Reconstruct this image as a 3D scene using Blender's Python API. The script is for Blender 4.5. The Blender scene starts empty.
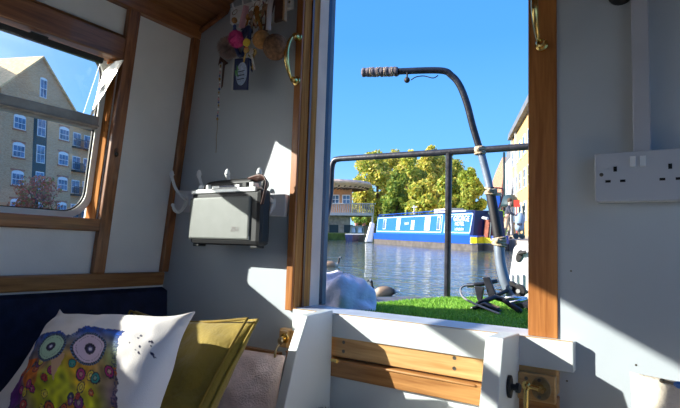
import bpy, math, random
import numpy as np
from mathutils import Vector, Matrix, noise
random.seed(7)
C = bpy.context.scene.collection
sc = bpy.context.scene
PI = math.pi
# ------------------------------------------------------------------ frames
# Interior measurements are metres from the eye point in the boat's own axes (x starboard, y aft, z up).
# The boat floats with a slight stern trim, 0.75 m of eye height above the canal.
EYE = 0.75
TRIM = math.radians(2.5)
BM = Matrix.Translation((0, 0, EYE)) @ Matrix.Rotation(-TRIM, 4, 'X')
WM = Matrix.Identity(4)
R = np.array([[0.8299075887237214, 0.021151180454454792, 0.5574997952862061],
              [0.5569720104569843, -0.08905075748585506, -0.8257433875961105],
              [0.032180331668327636, 0.9958024855143608, -0.08568451492036301]])
F = 510.0
def bray(x, y): return R @ np.array([(x-340)/F, -(y-204)/F, -1.0])
def at(x, y, d): return Vector(bray(x, y)*d)                 # boat-frame point at a lens depth
BW = np.array(BM.to_3x3())
def wdir(x, y=229):
    r = BW @ bray(x, y); return r/np.hypot(r[0], r[1])
def wp(x, dist, z=0.0):                                        # world ground point by bearing and distance
    r = wdir(x); return Vector((r[0]*dist, r[1]*dist, z))
def wz(x, y, dist): return float(wdir(x, y)[2]*dist + EYE)     # world height

# ------------------------------------------------------------------ mesh builder
class MB:
    def __init__(s): s.v = []; s.f = []; s.c = None
    def add(s, vs, fs):
        n = len(s.v); s.v += [Vector(p) for p in vs]; s.f += [tuple(i+n for i in f) for f in fs]; return s
    def box(s, x0, x1, y0, y1, z0, z1):
        return s.hexa([(x0,y0,z0),(x1,y0,z0),(x1,y1,z0),(x0,y1,z0),(x0,y0,z1),(x1,y0,z1),(x1,y1,z1),(x0,y1,z1)])
    def hexa(s, p): return s.add(p, [(0,3,2,1),(4,5,6,7),(0,1,5,4),(1,2,6,5),(2,3,7,6),(3,0,4,7)])
    def obox(s, c, ax, ay, az):
        c, ax, ay, az = map(Vector, (c, ax, ay, az))
        return s.hexa([c+ax*i+ay*j+az*k for (i,j,k) in ((-1,-1,-1),(1,-1,-1),(1,1,-1),(-1,1,-1),(-1,-1,1),(1,-1,1),(1,1,1),(-1,1,1))])
    def prism(s, poly, e):
        e = Vector(e); n = len(poly); a = [Vector(p) for p in poly]
        return s.add(a+[p+e for p in a], [tuple(range(n-1,-1,-1)), tuple(range(n,2*n))]+[(i,(i+1)%n,(i+1)%n+n,i+n) for i in range(n)])
    def tube(s, path, r, seg=10, cap=True):
        P = [Vector(p) for p in path]; n = len(P)
        rr = r if isinstance(r, (list, tuple)) else [r]*n
        T = [(P[min(i+1,n-1)]-P[max(i-1,0)]).normalized() for i in range(n)]
        u = T[0].orthogonal().normalized(); vs = []
        for i in range(n):
            u = (u-T[i]*u.dot(T[i])).normalized(); w = T[i].cross(u)
            q = rr[i]; q = q if isinstance(q, (list, tuple)) else (q, q)
            for k in range(seg):
                a = 2*PI*k/seg; vs.append(P[i]+u*math.cos(a)*q[0]+w*math.sin(a)*q[1])
        fs = [(i*seg+k, i*seg+(k+1)%seg, (i+1)*seg+(k+1)%seg, (i+1)*seg+k) for i in range(n-1) for k in range(seg)]
        if cap: fs += [tuple(range(seg-1,-1,-1)), tuple((n-1)*seg+k for k in range(seg))]
        return s.add(vs, fs)
    def loft(s, rings):
        n = len(rings[0]); vs = [p for r in rings for p in r]; m = len(rings)
        fs = [(i*n+k, i*n+(k+1)%n, (i+1)*n+(k+1)%n, (i+1)*n+k) for i in range(m-1) for k in range(n)]
        fs += [tuple(range(n-1,-1,-1)), tuple((m-1)*n+k for k in range(n))]
        return s.add(vs, fs)
    def sphere(s, c, r, seg=14, rings=9, sc=(1,1,1), jit=0):
        c = Vector(c); vs = []; fs = []
        for i in range(rings+1):
            t = PI*i/rings
            for k in range(seg):
                a = 2*PI*k/seg; q = 1+(random.uniform(-jit, jit) if jit else 0)
                vs.append(c+Vector((math.sin(t)*math.cos(a)*sc[0], math.sin(t)*math.sin(a)*sc[1], math.cos(t)*sc[2]))*r*q)
        for i in range(rings):
            for k in range(seg): fs.append((i*seg+k, (i+1)*seg+k, (i+1)*seg+(k+1)%seg, i*seg+(k+1)%seg))
        return s.add(vs, fs)
    def cyl(s, a, b, r, seg=14): return s.tube([a, b], r, seg)
    def disc_stack(s, c, axis, prof, seg=20):                  # lathe along axis: prof = [(h, r)]
        c = Vector(c); axis = Vector(axis).normalized()
        return s.tube([c+axis*h for h, r in prof], [r for h, r in prof], seg)

def spline(pts, n=8):
    P = [Vector(p) for p in pts]; out = []
    for i in range(len(P)-1):
        a, b, c, d = P[max(i-1,0)], P[i], P[i+1], P[min(i+2,len(P)-1)]
        for k in range(n):
            t = k/n
            out.append(0.5*((2*b)+(c-a)*t+(2*a-5*b+4*c-d)*t*t+(3*b-a-3*c+d)*t**3))
    out.append(P[-1]); return out

ROOT = {}
def mesh_obj(name, mb, m, bevel=0, smooth=False, off=Vector((0,0,0)), rz=0.0):
    me = bpy.data.meshes.new(name)
    Ri = Matrix.Rotation(-rz, 3, 'Z')
    me.from_pydata([Ri @ (v-off) for v in mb.v], [], mb.f)
    me.validate(); me.update()
    import bmesh
    b = bmesh.new(); b.from_mesh(me)
    if not mb.c: 
        bmesh.ops.recalc_face_normals(b, faces=b.faces)
    b.to_mesh(me); b.free()
    if mb.c:
        at_ = me.color_attributes.new('Col', 'FLOAT_COLOR', 'POINT')
        for i, c in enumerate(mb.c): at_.data[i].color = (c[0], c[1], c[2], 1)
    me.materials.append(m)
    if smooth is True:
        for p in me.polygons: p.use_smooth = True
    o = bpy.data.objects.new(name, me); C.objects.link(o)
    if smooth == 'auto' or bevel:
        try:
            me.shade_smooth() if False else None
        except Exception: pass
    if bevel:
        md = o.modifiers.new('bevel', 'BEVEL'); md.width = bevel; md.segments = 2; md.limit_method = 'ANGLE'; md.angle_limit = 0.6
    return o
def tag(o, label=None, cat=None, group=None, kind=None):
    for k, v in (('label', label), ('category', cat), ('group', group), ('kind', kind)):
        if v: o[k] = v
    return o
def thing(name, label, cat, loc=(0,0,0), fr=BM, rz=0, group=None):
    o = bpy.data.objects.new(name, None); C.objects.link(o); o.empty_display_size = 0.05
    o.matrix_world = fr @ Matrix.Translation(loc) @ Matrix.Rotation(rz, 4, 'Z')
    ROOT[o.name] = (Vector(loc), rz)
    return tag(o, label, cat, group)
def part(name, mb, m, parent, bevel=0, smooth=False, label=None, local=False, kind=None):
    r = parent
    while r.parent: r = r.parent
    off, rz = ROOT[r.name]
    if local: off, rz = Vector((0,0,0)), 0
    o = mesh_obj(name, mb, m, bevel, smooth, off, rz); o.parent = parent
    return tag(o, label, kind=kind)
def one(name, mb, m, label, cat, loc=(0,0,0), fr=BM, bevel=0, smooth=False, group=None, kind=None):
    loc = Vector(loc)
    o = mesh_obj(name, mb, m, bevel, smooth, loc); o.matrix_world = fr @ Matrix.Translation(loc)
    ROOT[o.name] = (loc, 0)
    return tag(o, label, cat, group, kind)
def struct(name, mb, m, fr=BM, bevel=0, smooth=False, label=None):
    o = mesh_obj(name, mb, m, bevel, smooth); o.matrix_world = fr.copy()
    ROOT[o.name] = (Vector((0,0,0)), 0)
    return tag(o, label, kind='structure')
def dup(root, loc, rz, label, fr=BM):
    r = root.copy(); C.objects.link(r)
    r.matrix_world = fr @ Matrix.Translation(loc) @ Matrix.Rotation(rz, 4, 'Z'); r['label'] = label
    ROOT[r.name] = (Vector(loc), rz)
    for ch in list(root.children):
        c = ch.copy(); C.objects.link(c); c.parent = r
        for g in list(ch.children):
            d = g.copy(); C.objects.link(d); d.parent = c
    return r
def text_part(name, txt, size, m, parent, origin, ux, uz, extr=0.001, shear=0, bend=0):
    cu = bpy.data.curves.new(name, 'FONT'); cu.body = txt; cu.size = size; cu.extrude = 0; cu.align_x = 'CENTER'; cu.shear = shear
    to = bpy.data.objects.new('tmp_text', cu); C.objects.link(to)
    dg = bpy.context.evaluated_depsgraph_get(); me = bpy.data.meshes.new_from_object(to.evaluated_get(dg))
    mb = MB(); ux = Vector(ux).normalized(); uz = Vector(uz).normalized(); n = ux.cross(uz); o = Vector(origin)
    vs = [o+ux*v.co.x+uz*(v.co.y - bend*v.co.x**2)+n*extr for v in me.vertices]
    mb.add(vs, [tuple(p.vertices) for p in me.polygons])
    bpy.data.objects.remove(to); bpy.data.meshes.remove(me); bpy.data.curves.remove(cu)
    return part(name, mb, m, parent)

# ------------------------------------------------------------------ materials
def nt(name):
    m = bpy.data.materials.new(name); m.use_nodes = True; t = m.node_tree
    return m, t, t.nodes['Principled BSDF']
def mat(name, col, rough=0.6, metal=0.0, var=0.06, scale=8.0, bump=0.0, bscale=60, coat=0, col2=None, sheen=0):
    m, t, b = nt(name); N = t.nodes; L = t.links
    tc = N.new('ShaderNodeTexCoord'); no = N.new('ShaderNodeTexNoise'); no.inputs['Scale'].default_value = scale; no.inputs['Detail'].default_value = 5
    L.new(tc.outputs['Object'], no.inputs['Vector'])
    cr = N.new('ShaderNodeValToRGB'); e = cr.color_ramp.elements
    e[0].position = 0.35; e[1].position = 0.68
    lo = tuple(max(0, c*(1-var)) for c in col); hi = tuple(min(1, c*(1+var)) for c in (col2 or col))
    e[0].color = (*lo, 1); e[1].color = (*hi, 1)
    L.new(no.outputs['Fac'], cr.inputs['Fac']); L.new(cr.outputs['Color'], b.inputs['Base Color'])
    b.inputs['Roughness'].default_value = rough; b.inputs['Metallic'].default_value = metal
    if coat: b.inputs['Coat Weight'].default_value = coat
    if sheen: b.inputs['Sheen Weight'].default_value = sheen
    if bump:
        n2 = N.new('ShaderNodeTexNoise'); n2.inputs['Scale'].default_value = bscale; n2.inputs['Detail'].default_value = 4
        L.new(tc.outputs['Object'], n2.inputs['Vector'])
        bp = N.new('ShaderNodeBump'); bp.inputs['Strength'].default_value = bump; bp.inputs['Distance'].default_value = 0.01
        L.new(n2.outputs['Fac'], bp.inputs['Height']); L.new(bp.outputs['Normal'], b.inputs['Normal'])
    return m
def wood(name, c1, c2, axis='Y', rough=0.35, sc_=1.0):
    m, t, b = nt(name); N = t.nodes; L = t.links
    tc = N.new('ShaderNodeTexCoord'); mp = N.new('ShaderNodeMapping')
    s = [26*sc_, 26*sc_, 26*sc_]; s['XYZ'.index(axis)] = 1.6*sc_
    mp.inputs['Scale'].default_value = s
    L.new(tc.outputs['Object'], mp.inputs['Vector'])
    no = N.new('ShaderNodeTexNoise'); no.inputs['Scale'].default_value = 2.2; no.inputs['Detail'].default_value = 7; no.inputs['Distortion'].default_value = 0.8
    L.new(mp.outputs['Vector'], no.inputs['Vector'])
    n3 = N.new('ShaderNodeTexNoise'); n3.inputs['Scale'].default_value = 9; n3.inputs['Detail'].default_value = 3
    L.new(mp.outputs['Vector'], n3.inputs['Vector'])
    mx = N.new('ShaderNodeMath'); mx.operation = 'MULTIPLY_ADD'; mx.inputs[1].default_value = 0.35
    L.new(n3.outputs['Fac'], mx.inputs[0]); L.new(no.outputs['Fac'], mx.inputs[2])
    cr = N.new('ShaderNodeValToRGB'); e = cr.color_ramp.elements
    e[0].position = 0.5; e[0].color = (*c1, 1); e[1].position = 0.85; e[1].color = (*c2, 1)
    L.new(mx.outputs[0], cr.inputs['Fac']); L.new(cr.outputs['Color'], b.inputs['Base Color'])
    b.inputs['Roughness'].default_value = rough; b.inputs['Coat Weight'].default_value = 0.15 if rough < 0.8 else 0
    if rough > 0.8: b.inputs['Specular IOR Level'].default_value = 0.1
    bp = N.new('ShaderNodeBump'); bp.inputs['Strength'].default_value = 0.12; bp.inputs['Distance'].default_value = 0.004
    L.new(mx.outputs[0], bp.inputs['Height']); L.new(bp.outputs['Normal'], b.inputs['Normal'])
    return m
def vcol(name, rough=0.8, bump=0, bscale=300, trans=0):
    m, t, b = nt(name); N = t.nodes; L = t.links
    vc = N.new('ShaderNodeVertexColor'); vc.layer_name = 'Col'; L.new(vc.outputs['Color'], b.inputs['Base Color'])
    b.inputs['Roughness'].default_value = rough
    if bump:
        tc = N.new('ShaderNodeTexCoord'); n2 = N.new('ShaderNodeTexNoise'); n2.inputs['Scale'].default_value = bscale
        L.new(tc.outputs['Object'], n2.inputs['Vector'])
        bp = N.new('ShaderNodeBump'); bp.inputs['Strength'].default_value = bump; bp.inputs['Distance'].default_value = 0.002
        L.new(n2.outputs['Fac'], bp.inputs['Height']); L.new(bp.outputs['Normal'], b.inputs['Normal'])
    if trans:
        tr = N.new('ShaderNodeBsdfTranslucent'); L.new(vc.outputs['Color'], tr.inputs['Color'])
        ms = N.new('ShaderNodeMixShader'); ms.inputs['Fac'].default_value = trans
        L.new(b.outputs[0], ms.inputs[1]); L.new(tr.outputs[0], ms.inputs[2])
        L.new(ms.outputs[0], t.nodes['Material Output'].inputs['Surface'])
    return m
def glass(name, tint=(0.93, 0.96, 0.96), refl=0.7):
    m, t, b = nt(name); N = t.nodes; L = t.links; N.remove(b)
    tr = N.new('ShaderNodeBsdfTransparent'); tr.inputs['Color'].default_value = (*tint, 1)
    gl = N.new('ShaderNodeBsdfGlossy'); gl.inputs['Roughness'].default_value = 0.03
    fr = N.new('ShaderNodeFresnel'); fr.inputs['IOR'].default_value = 1.45
    mu = N.new('ShaderNodeMath'); mu.operation = 'MULTIPLY'; mu.inputs[1].default_value = refl
    L.new(fr.outputs[0], mu.inputs[0])
    ms = N.new('ShaderNodeMixShader'); L.new(mu.outputs[0], ms.inputs['Fac']); L.new(tr.outputs[0], ms.inputs[1]); L.new(gl.outputs[0], ms.inputs[2])
    L.new(ms.outputs[0], N['Material Output'].inputs['Surface']); return m
def brick(name, c1, c2, mortar, scale=1.0):
    m, t, b = nt(name); N = t.nodes; L = t.links
    tc = N.new('ShaderNodeTexCoord'); sx = N.new('ShaderNodeSeparateXYZ'); L.new(tc.outputs['Object'], sx.inputs[0])
    ad = N.new('ShaderNodeMath'); ad.operation = 'ADD'; L.new(sx.outputs[0], ad.inputs[0]); L.new(sx.outputs[1], ad.inputs[1])
    cb = N.new('ShaderNodeCombineXYZ'); L.new(ad.outputs[0], cb.inputs[0]); L.new(sx.outputs[2], cb.inputs[1])
    bt = N.new('ShaderNodeTexBrick'); bt.inputs['Scale'].default_value = 4.2*scale
    bt.inputs['Color1'].default_value = (*c1, 1); bt.inputs['Color2'].default_value = (*c2, 1); bt.inputs['Mortar'].default_value = (*mortar, 1)
    bt.inputs['Mortar Size'].default_value = 0.02
    L.new(cb.outputs[0], bt.inputs['Vector']); L.new(bt.outputs['Color'], b.inputs['Base Color'])
    b.inputs['Roughness'].default_value = 0.9; return m

M = dict(
 wall = mat('painted_bulkhead', (0.485,0.525,0.56), 0.5, var=0.03, scale=5, bump=0.05, bscale=30),
 lining = mat('pale_lining_panel', (0.80,0.79,0.77), 0.8, var=0.03, scale=12, bump=0.08, bscale=250),
 white = mat('white_gloss_paint', (0.67,0.70,0.70), 0.35, var=0.02, scale=10, bump=0.03, bscale=25),
 plate = mat('grey_white_plastic', (0.50,0.52,0.57), 0.35, var=0.01),
 bwhite = mat('white_plastic', (0.82,0.83,0.84), 0.3, var=0.01),
 wdark = wood('dim_oak_along', (0.15,0.052,0.016), (0.36,0.14,0.046), 'Y'),  # same oak as the door posts, dim light on the frames put into the tone
 wdarkz = wood('dim_oak_upright', (0.16,0.058,0.018), (0.38,0.15,0.050), 'Z'),
 wceil = wood('dark_ceiling_boards', (0.17,0.065,0.022), (0.32,0.14,0.05), 'Y', 0.45),
 wor = wood('sunlit_oak_upright', (0.28,0.09,0.020), (0.50,0.20,0.055), 'Z'),  # same oak as the window frames, with a sunlit tone in the colour
 worr = wood('matt_orange_oak_reveal', (0.34,0.12,0.03), (0.58,0.26,0.08), 'Z', 0.85),
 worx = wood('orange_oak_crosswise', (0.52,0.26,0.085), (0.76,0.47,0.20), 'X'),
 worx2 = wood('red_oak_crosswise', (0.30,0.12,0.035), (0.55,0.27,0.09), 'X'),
 wlight = wood('light_oak_block', (0.45,0.24,0.08), (0.62,0.38,0.16), 'X'),
 brass = mat('polished_brass', (0.83,0.58,0.20), 0.22, 1.0, var=0.15, scale=40),
 brassd = mat('tarnished_brass', (0.36,0.28,0.17), 0.35, 1.0, var=0.3, scale=60),
 steel = mat('bright_steel', (0.75,0.75,0.74), 0.25, 1.0, var=0.1, scale=60),
 alu = mat('brushed_aluminium', (0.72,0.72,0.68), 0.38, 1.0, var=0.08, scale=20),
 aluw = mat('pale_anodised_frame', (0.70,0.69,0.62), 0.45, 0.35, var=0.05, scale=20),
 seal = mat('black_rubber', (0.012,0.012,0.014), 0.6),
 black = mat('black_plastic', (0.014,0.014,0.016), 0.6),
 blackm = mat('black_painted_metal', (0.025,0.027,0.035), 0.28, 0.2, var=0.4, scale=30, bump=0.1, bscale=80),
 navy = mat('navy_velour', (0.010,0.014,0.045), 0.9, var=0.3, scale=30, bump=0.2, bscale=200),
 navysteel = mat('navy_painted_steel', (0.012,0.020,0.070), 0.35, 0.0, var=0.2, scale=10),
 greysteel = mat('grey_blue_door_edge', (0.14,0.17,0.23), 0.5, var=0.15, scale=14),
 primer = mat('pinkish_weathered_frame', (0.95,0.66,0.54), 0.95, var=0.1, scale=9),
 deck = mat('grey_steel_deck', (0.11,0.115,0.13), 0.7, var=0.35, scale=25, bump=0.3, bscale=60),
 mustard = mat('mustard_velvet', (0.30,0.205,0.018), 0.8, var=0.18, scale=14, bump=0.25, bscale=90, sheen=0.25),
 mustardd = mat('mustard_piping', (0.22,0.14,0.012), 0.8, var=0.15, scale=20),
 pink = mat('pale_pink_linen', (0.84,0.66,0.64), 0.9, var=0.10, scale=40, bump=0.4, bscale=260),
 cream = mat('cream_cotton', (0.90,0.78,0.63), 0.9, var=0.03, scale=10, bump=0.3, bscale=200),
 lilac = mat('lilac_cotton_cloth', (0.80,0.78,0.86), 0.9, var=0.06, scale=9, bump=0.3, bscale=100),
 violet = mat('violet_dark_cloth', (0.14,0.12,0.28), 0.9, var=0.4, scale=30),
 silver = mat('silver_grille_cloth', (0.19,0.20,0.19), 0.55, 0.2, var=0.04, scale=30, bump=0.15, bscale=600),
 silverp = mat('silver_plastic', (0.62,0.63,0.62), 0.3, 0.5, var=0.05),
 leather = mat('dark_brown_leather', (0.07,0.025,0.018), 0.5, var=0.3, scale=30),
 tan = mat('tan_leather', (0.45,0.26,0.13), 0.6, var=0.15, scale=30),
 pompink = mat('hot_pink_fluff', (0.75,0.09,0.32), 0.95, var=0.15, scale=80),
 fur = mat('grey_brown_fur', (0.40,0.31,0.28), 0.95, var=0.2, scale=60),
 pinkrib = mat('pink_ribbon', (0.75,0.42,0.48), 0.6),
 maroon = mat('maroon_strap', (0.12,0.012,0.03), 0.7),
 cork = mat('brown_cork', (0.22,0.11,0.055), 0.85, var=0.4, scale=120, bump=0.4, bscale=200),
 cork2 = mat('amber_cork', (0.45,0.22,0.07), 0.8, var=0.3, scale=120),
 webbing = mat('white_webbing', (0.68,0.64,0.66), 0.8),
 yellow = mat('yellow_plastic', (0.78,0.55,0.06), 0.5),
 bluep = mat('blue_bead', (0.06,0.12,0.40), 0.4),
 fobnavy = mat('navy_card', (0.014,0.025,0.10), 0.35, var=0.1),
 fobpale = mat('pale_blue_print', (0.40,0.50,0.68), 0.4, var=0.25, scale=200),
 fobgreen = mat('green_print', (0.10,0.32,0.12), 0.5),
 rope = mat('hemp_rope', (0.50,0.38,0.26), 0.9, var=0.35, scale=90, bump=0.5, bscale=120),
 tillergrey = mat('grey_blue_tiller_paint', (0.18,0.22,0.28), 0.4, 0.2, var=0.15, scale=12),
 grip = mat('ribbed_dark_rope', (0.13,0.11,0.12), 0.8, var=0.5, scale=60, bump=0.4),
 socketdark = mat('pin_slot_black', (0.004,0.004,0.005), 0.9),
 coir = mat('dark_coir', (0.06,0.04,0.03), 1.0, var=0.5, scale=120, bump=0.8, bscale=300),
 floorw = wood('cabin_floor_boards', (0.40,0.26,0.13), (0.55,0.38,0.22), 'Y'),
 screwm = mat('screw_head', (0.18,0.16,0.13), 0.4, 0.8),
 bluetool = mat('blue_tool_handle', (0.01,0.12,0.42), 0.35),
 glass = glass('clear_window_glass'),
 owl = vcol('owl_print_cotton', 0.85, 0.35, 500),
 leafv = vcol('leaf_mix', 0.7, trans=0.35),
 grassv = vcol('turf_blades', 0.7, trans=0.25),
 goosev = vcol('goose_feathers', 0.75, 0.3, 60),
)
A = lambda s, **k: one(s, **k)

# ------------------------------------------------------------------ left side of the cabin
K = 0.12
def wx(z, off=0.0): return -1.363 + K*z + off
def wbox(mb, y0, y1, z0, z1, o0, o1):
    return mb.hexa([(wx(z0,o0),y0,z0),(wx(z0,o1),y0,z0),(wx(z0,o1),y1,z0),(wx(z0,o0),y1,z0),
                    (wx(z1,o0),y0,z1),(wx(z1,o1),y0,z1),(wx(z1,o1),y1,z1),(wx(z1,o0),y1,z1)])
FY = -2.3
wl = MB()
W2a, W2b = -1.6, -0.60             # unseen opening further forward, added to let in fill light
wy0, wy1, wz0, wz1 = -0.16, 0.797, 0.045, 0.515
for (a, b, c, d) in ((FY,1.05,-1.15,wz0),(FY,1.05,wz1,0.69),(FY,W2a,wz0,wz1),(W2b,wy0,wz0,wz1),(wy1,1.05,wz0,wz1)):
    wbox(wl, a, b, c, d, -0.062, 0)
struct('wall_left', wl, M['lining'])
# unseen right wall; its window gaps and white tone were added for fill light
wr = MB()
X2 = 0.62
for (a, b, c, d) in ((FY,1.05,-1.15,0.02),(FY,1.05,0.55,0.69),(FY,-1.9,0.02,0.55),(-0.7,-0.6,0.02,0.55),(0.8,1.05,0.02,0.55)):
    wr.box(X2, X2+0.05, a, b, c, d)
struct('wall_right', wr, mat('white_right_lining',(0.74,0.72,0.66),0.6,var=0.02))
# back bulkhead with the door opening
DL, DR = -0.842, -0.257
bh = MB()
bh.box(-1.44, -0.842, 1.05, 1.075, -1.15, 0.9); bh.box(-0.225, X2+0.05, 1.05, 1.075, -1.15, 0.9); bh.box(-0.842, -0.225, 1.05, 1.075, -1.15, -0.165)
struct('wall_back', bh, M['wall'])
os_ = MB()
os_.box(-1.47, DL-0.008, 1.112, 1.15, -0.75, 0.9); os_.box(DR+0.03, X2+0.1, 1.112, 1.15, -0.75, 0.9); os_.box(DL, DR+0.03, 1.112, 1.15, -0.75, -0.2)
struct('wall_stern', os_, M['navysteel'])
fl = MB(); fl.box(-1.5, X2+0.05, FY, 1.05, -1.2, -1.15); struct('floor', fl, M['floorw'])
fw_ = MB(); fw_.box(-1.5,-0.62,FY-0.03,FY,-1.15,0.9); fw_.box(-0.10,X2+0.05,FY-0.03,FY,-1.15,0.9); fw_.box(-0.62,-0.10,FY-0.03,FY,-1.15,0.9); struct('wall_front', fw_, M['lining'])  # unseen end wall, added to cut the fill light from behind
# roof: cambered boards
ce = MB(); N_ = 16
pts = []
for i in range(N_+1):
    x = -1.16 + (0.52+1.16-0.06)*i/N_
    u = (x+0.36)/0.80; pts.append((x, 0.90-0.155*u*u))
poly = [(x, FY, z) for x, z in pts] + [(x, FY, z+0.04) for x, z in reversed(pts)]
ce.prism(poly, (0, 1.16-FY, 0)); 
ce.prism([(wx(0.67)-0.06, FY, 0.672), (-1.15, FY, 0.712), (-1.15, FY, 0.79), (wx(0.67)-0.06, FY, 0.75)], (0, 1.16-FY, 0))
ce.prism([(0.44, FY, 0.735), (X2+0.05, FY, 0.68), (X2+0.05, FY, 0.75), (0.44, FY, 0.79)], (0, 1.16-FY, 0))
struct('ceiling', ce, M['wceil'])
t1 = MB(); wbox(t1, FY, 1.05, 0.648, 0.69, -0.01, 0.022); struct('trim_1', t1, M['wdark'], bevel=0.003)
t2 = MB(); t2.prism([(-1.168,FY,0.700),(-1.142,FY,0.708),(-1.136,FY,0.722),(-1.140,FY,0.742),(-1.165,FY,0.742)], (0,1.05-FY,0)); struct('trim_2', t2, M['wdark'], bevel=0.002)
t3 = MB(); t3.tube([(-1.272,1.043,0.667),(-1.145,1.043,0.708)], 0.007, 8); t3.tube([(-1.14,1.043,0.735),(-0.9,1.043,0.825),(-0.6,1.043,0.885)], 0.007, 8); struct('trim_3', t3, M['wdark'])
t4 = MB(); t4.box(-1.34, -0.875, 1.032, 1.05, -0.300, -0.275); struct('trim_4', t4, M['worx2'], bevel=0.002)
t5 = MB(); wbox(t5, FY, 1.036, -0.134, -0.093, 0, 0.022); struct('trim_5', t5, wood('rail_oak', (0.20,0.08,0.022), (0.42,0.19,0.06), 'Y'), bevel=0.004)  # same oak again, the light on this rail put into its tone
t6 = MB(); wbox(t6, 1.026, 1.052, -0.093, 0.648, 0, 0.018); struct('trim_6', t6, M['wdarkz'], bevel=0.002)
t7 = MB(); wbox(t7, 0.800, 0.835, -0.093, 0.648, 0, 0.020); struct('trim_7', t7, M['wdarkz'], bevel=0.003)
t8 = MB(); wbox(t8, W2b, -0.18, -0.093, 0.648, 0, 0.020); wbox(t8, W2a-0.05, W2a, -0.093, 0.648, 0, 0.02); struct('trim_8', t8, M['wdarkz'], bevel=0.003)
# the window
wn = thing('window_1', None, None, (-1.37, 0.35, 0.05)); wn['kind'] = 'structure'
fr_ = MB(); wbox(fr_, -0.18, 0.800, 0.024, 0.058, -0.05, 0.022); part('window_sill', fr_, M['wdark'], wn, bevel=0.003)
fr_ = MB(); wbox(fr_, -0.18, 0.800, 0.501, 0.562, -0.05, 0.022); wbox(fr_, -0.18, 0.8, 0.565, 0.572, 0, 0.012); part('window_head', fr_, M['wdark'], wn, bevel=0.004)
fr_ = MB(); wbox(fr_, 0.785+0.009, 0.7995, 0.058, 0.501, -0.05, 0.0); part('window_reveal', fr_, M['worr'], wn)
def rrect(y0, y1, z0, z1, r, off, n=7):
    out = []
    for (cy, cz, a0) in ((y1-r, z1-r, 0), (y0+r, z1-r, 90), (y0+r, z0+r, 180), (y1-r, z0+r, 270)):
        for k in range(n+1):
            a = math.radians(a0+90*k/n); y = cy+r*math.cos(a); z = cz+r*math.sin(a); out.append(Vector((wx(z, off), y, z)))
    return out
def ring(mb, o0, i0, o1, i1):
    n = len(o0); vs = o0+i0+o1+i1; fs = []
    for k in range(n):
        j = (k+1)%n
        fs += [(k,j,n+j,n+k), (2*n+k,3*n+k,3*n+j,2*n+j), (k,2*n+k,2*n+j,j), (n+k,n+j,3*n+j,3*n+k)]
    return mb.add(vs, fs)
af = MB(); ring(af, rrect(-0.155,0.797,0.056,0.53,0.075,-0.058), rrect(-0.140,0.782,0.073,0.515,0.06,-0.058), rrect(-0.155,0.797,0.056,0.53,0.075,-0.032), rrect(-0.138,0.780,0.075,0.513,0.058,-0.036))
part('window_frame', af, M['aluw'], wn, smooth=False)
sl = MB(); ring(sl, rrect(-0.139,0.781,0.074,0.514,0.059,-0.050), rrect(-0.135,0.777,0.078,0.510,0.056,-0.050), rrect(-0.139,0.781,0.074,0.514,0.059,-0.044), rrect(-0.135,0.777,0.078,0.510,0.056,-0.044))
part('rubber_seal', sl, M['seal'], wn)
br = MB(); wbox(br, -0.139, 0.781, 0.308, 0.343, -0.058, -0.026); wbox(br, -0.139, 0.781, 0.313, 0.318, -0.026, -0.018); part('glazing_bar', br, mat('weathered_glazing_bar',(0.30,0.29,0.27),0.45,0.6,var=0.2,scale=25), wn, bevel=0.002)
gl = MB(); wbox(gl, -0.137, 0.779, 0.076, 0.310, -0.049, -0.046); part('glass_pane', gl, M['glass'], wn)
# top hopper tips inwards
hp = thing('window_2', None, None, (-1.37, 0.35, 0.334)); hp['kind'] = 'structure'
z0_, z1_ = 0.345, 0.490; o0_, o1_ = -0.044, 0.010
def hx(z): return o0_+(o1_-o0_)*(z-z0_)/(z1_-z0_)
def hbox(mb, y0, y1, za, zb, t=0.004):
    return mb.hexa([(wx(za,hx(za)-t),y0,za),(wx(za,hx(za)),y0,za),(wx(za,hx(za)),y1,za),(wx(za,hx(za)-t),y1,za),
                    (wx(zb,hx(zb)-t),y0,zb),(wx(zb,hx(zb)),y0,zb),(wx(zb,hx(zb)),y1,zb),(wx(zb,hx(zb)-t),y1,zb)])
h1 = MB(); hbox(h1, -0.13, 0.745, 0.346, 0.480); part('glass_pane', h1, M['glass'], hp)
h2 = MB(); hbox(h2, -0.13, 0.752, 0.478, 0.492, 0.012); part('hopper_rail', h2, M['seal'], hp, bevel=0.002)
h4 = MB(); hbox(h4, 0.30, 0.36, 0.490, 0.500, 0.016); hbox(h4, 0.562, 0.604, 0.486, 0.496, 0.02); part('hopper_catch', h4, M['black'], hp, bevel=0.002)
h3 = MB(); 
ck = [Vector((wx(0.335,-0.046),0.757,0.335))]
nn = 8
for sgn in (1,):
    vs = []; fs = []
    for i in range(nn+1):
        z = 0.335+0.158*i/nn; w = (i/nn)
        wob = 0.005*math.sin(i*2.1)
        vs += [Vector((wx(z,-0.046), 0.768+0.018*w, z)), Vector((wx(z,-0.046+0.030*w+0.002), 0.766+0.018*w-wob*0.8, z)), Vector((wx(z,-0.044+0.060*w), 0.764+0.022*w+wob, z)), Vector((wx(z,-0.044+0.084*w+0.004), 0.762+0.026*w, z))]
    for i in range(nn):
        for k in range(3): fs.append((i*4+k, i*4+k+1, (i+1)*4+k+1, (i+1)*4+k))
    h3.add(vs, fs)
o = part('hopper_cheek', h3, M['alu'], hp, label='shiny crinkled metal cheek of the tilting pane'); o.modifiers.new('s', 'SOLIDIFY').thickness = 0.0015

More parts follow.
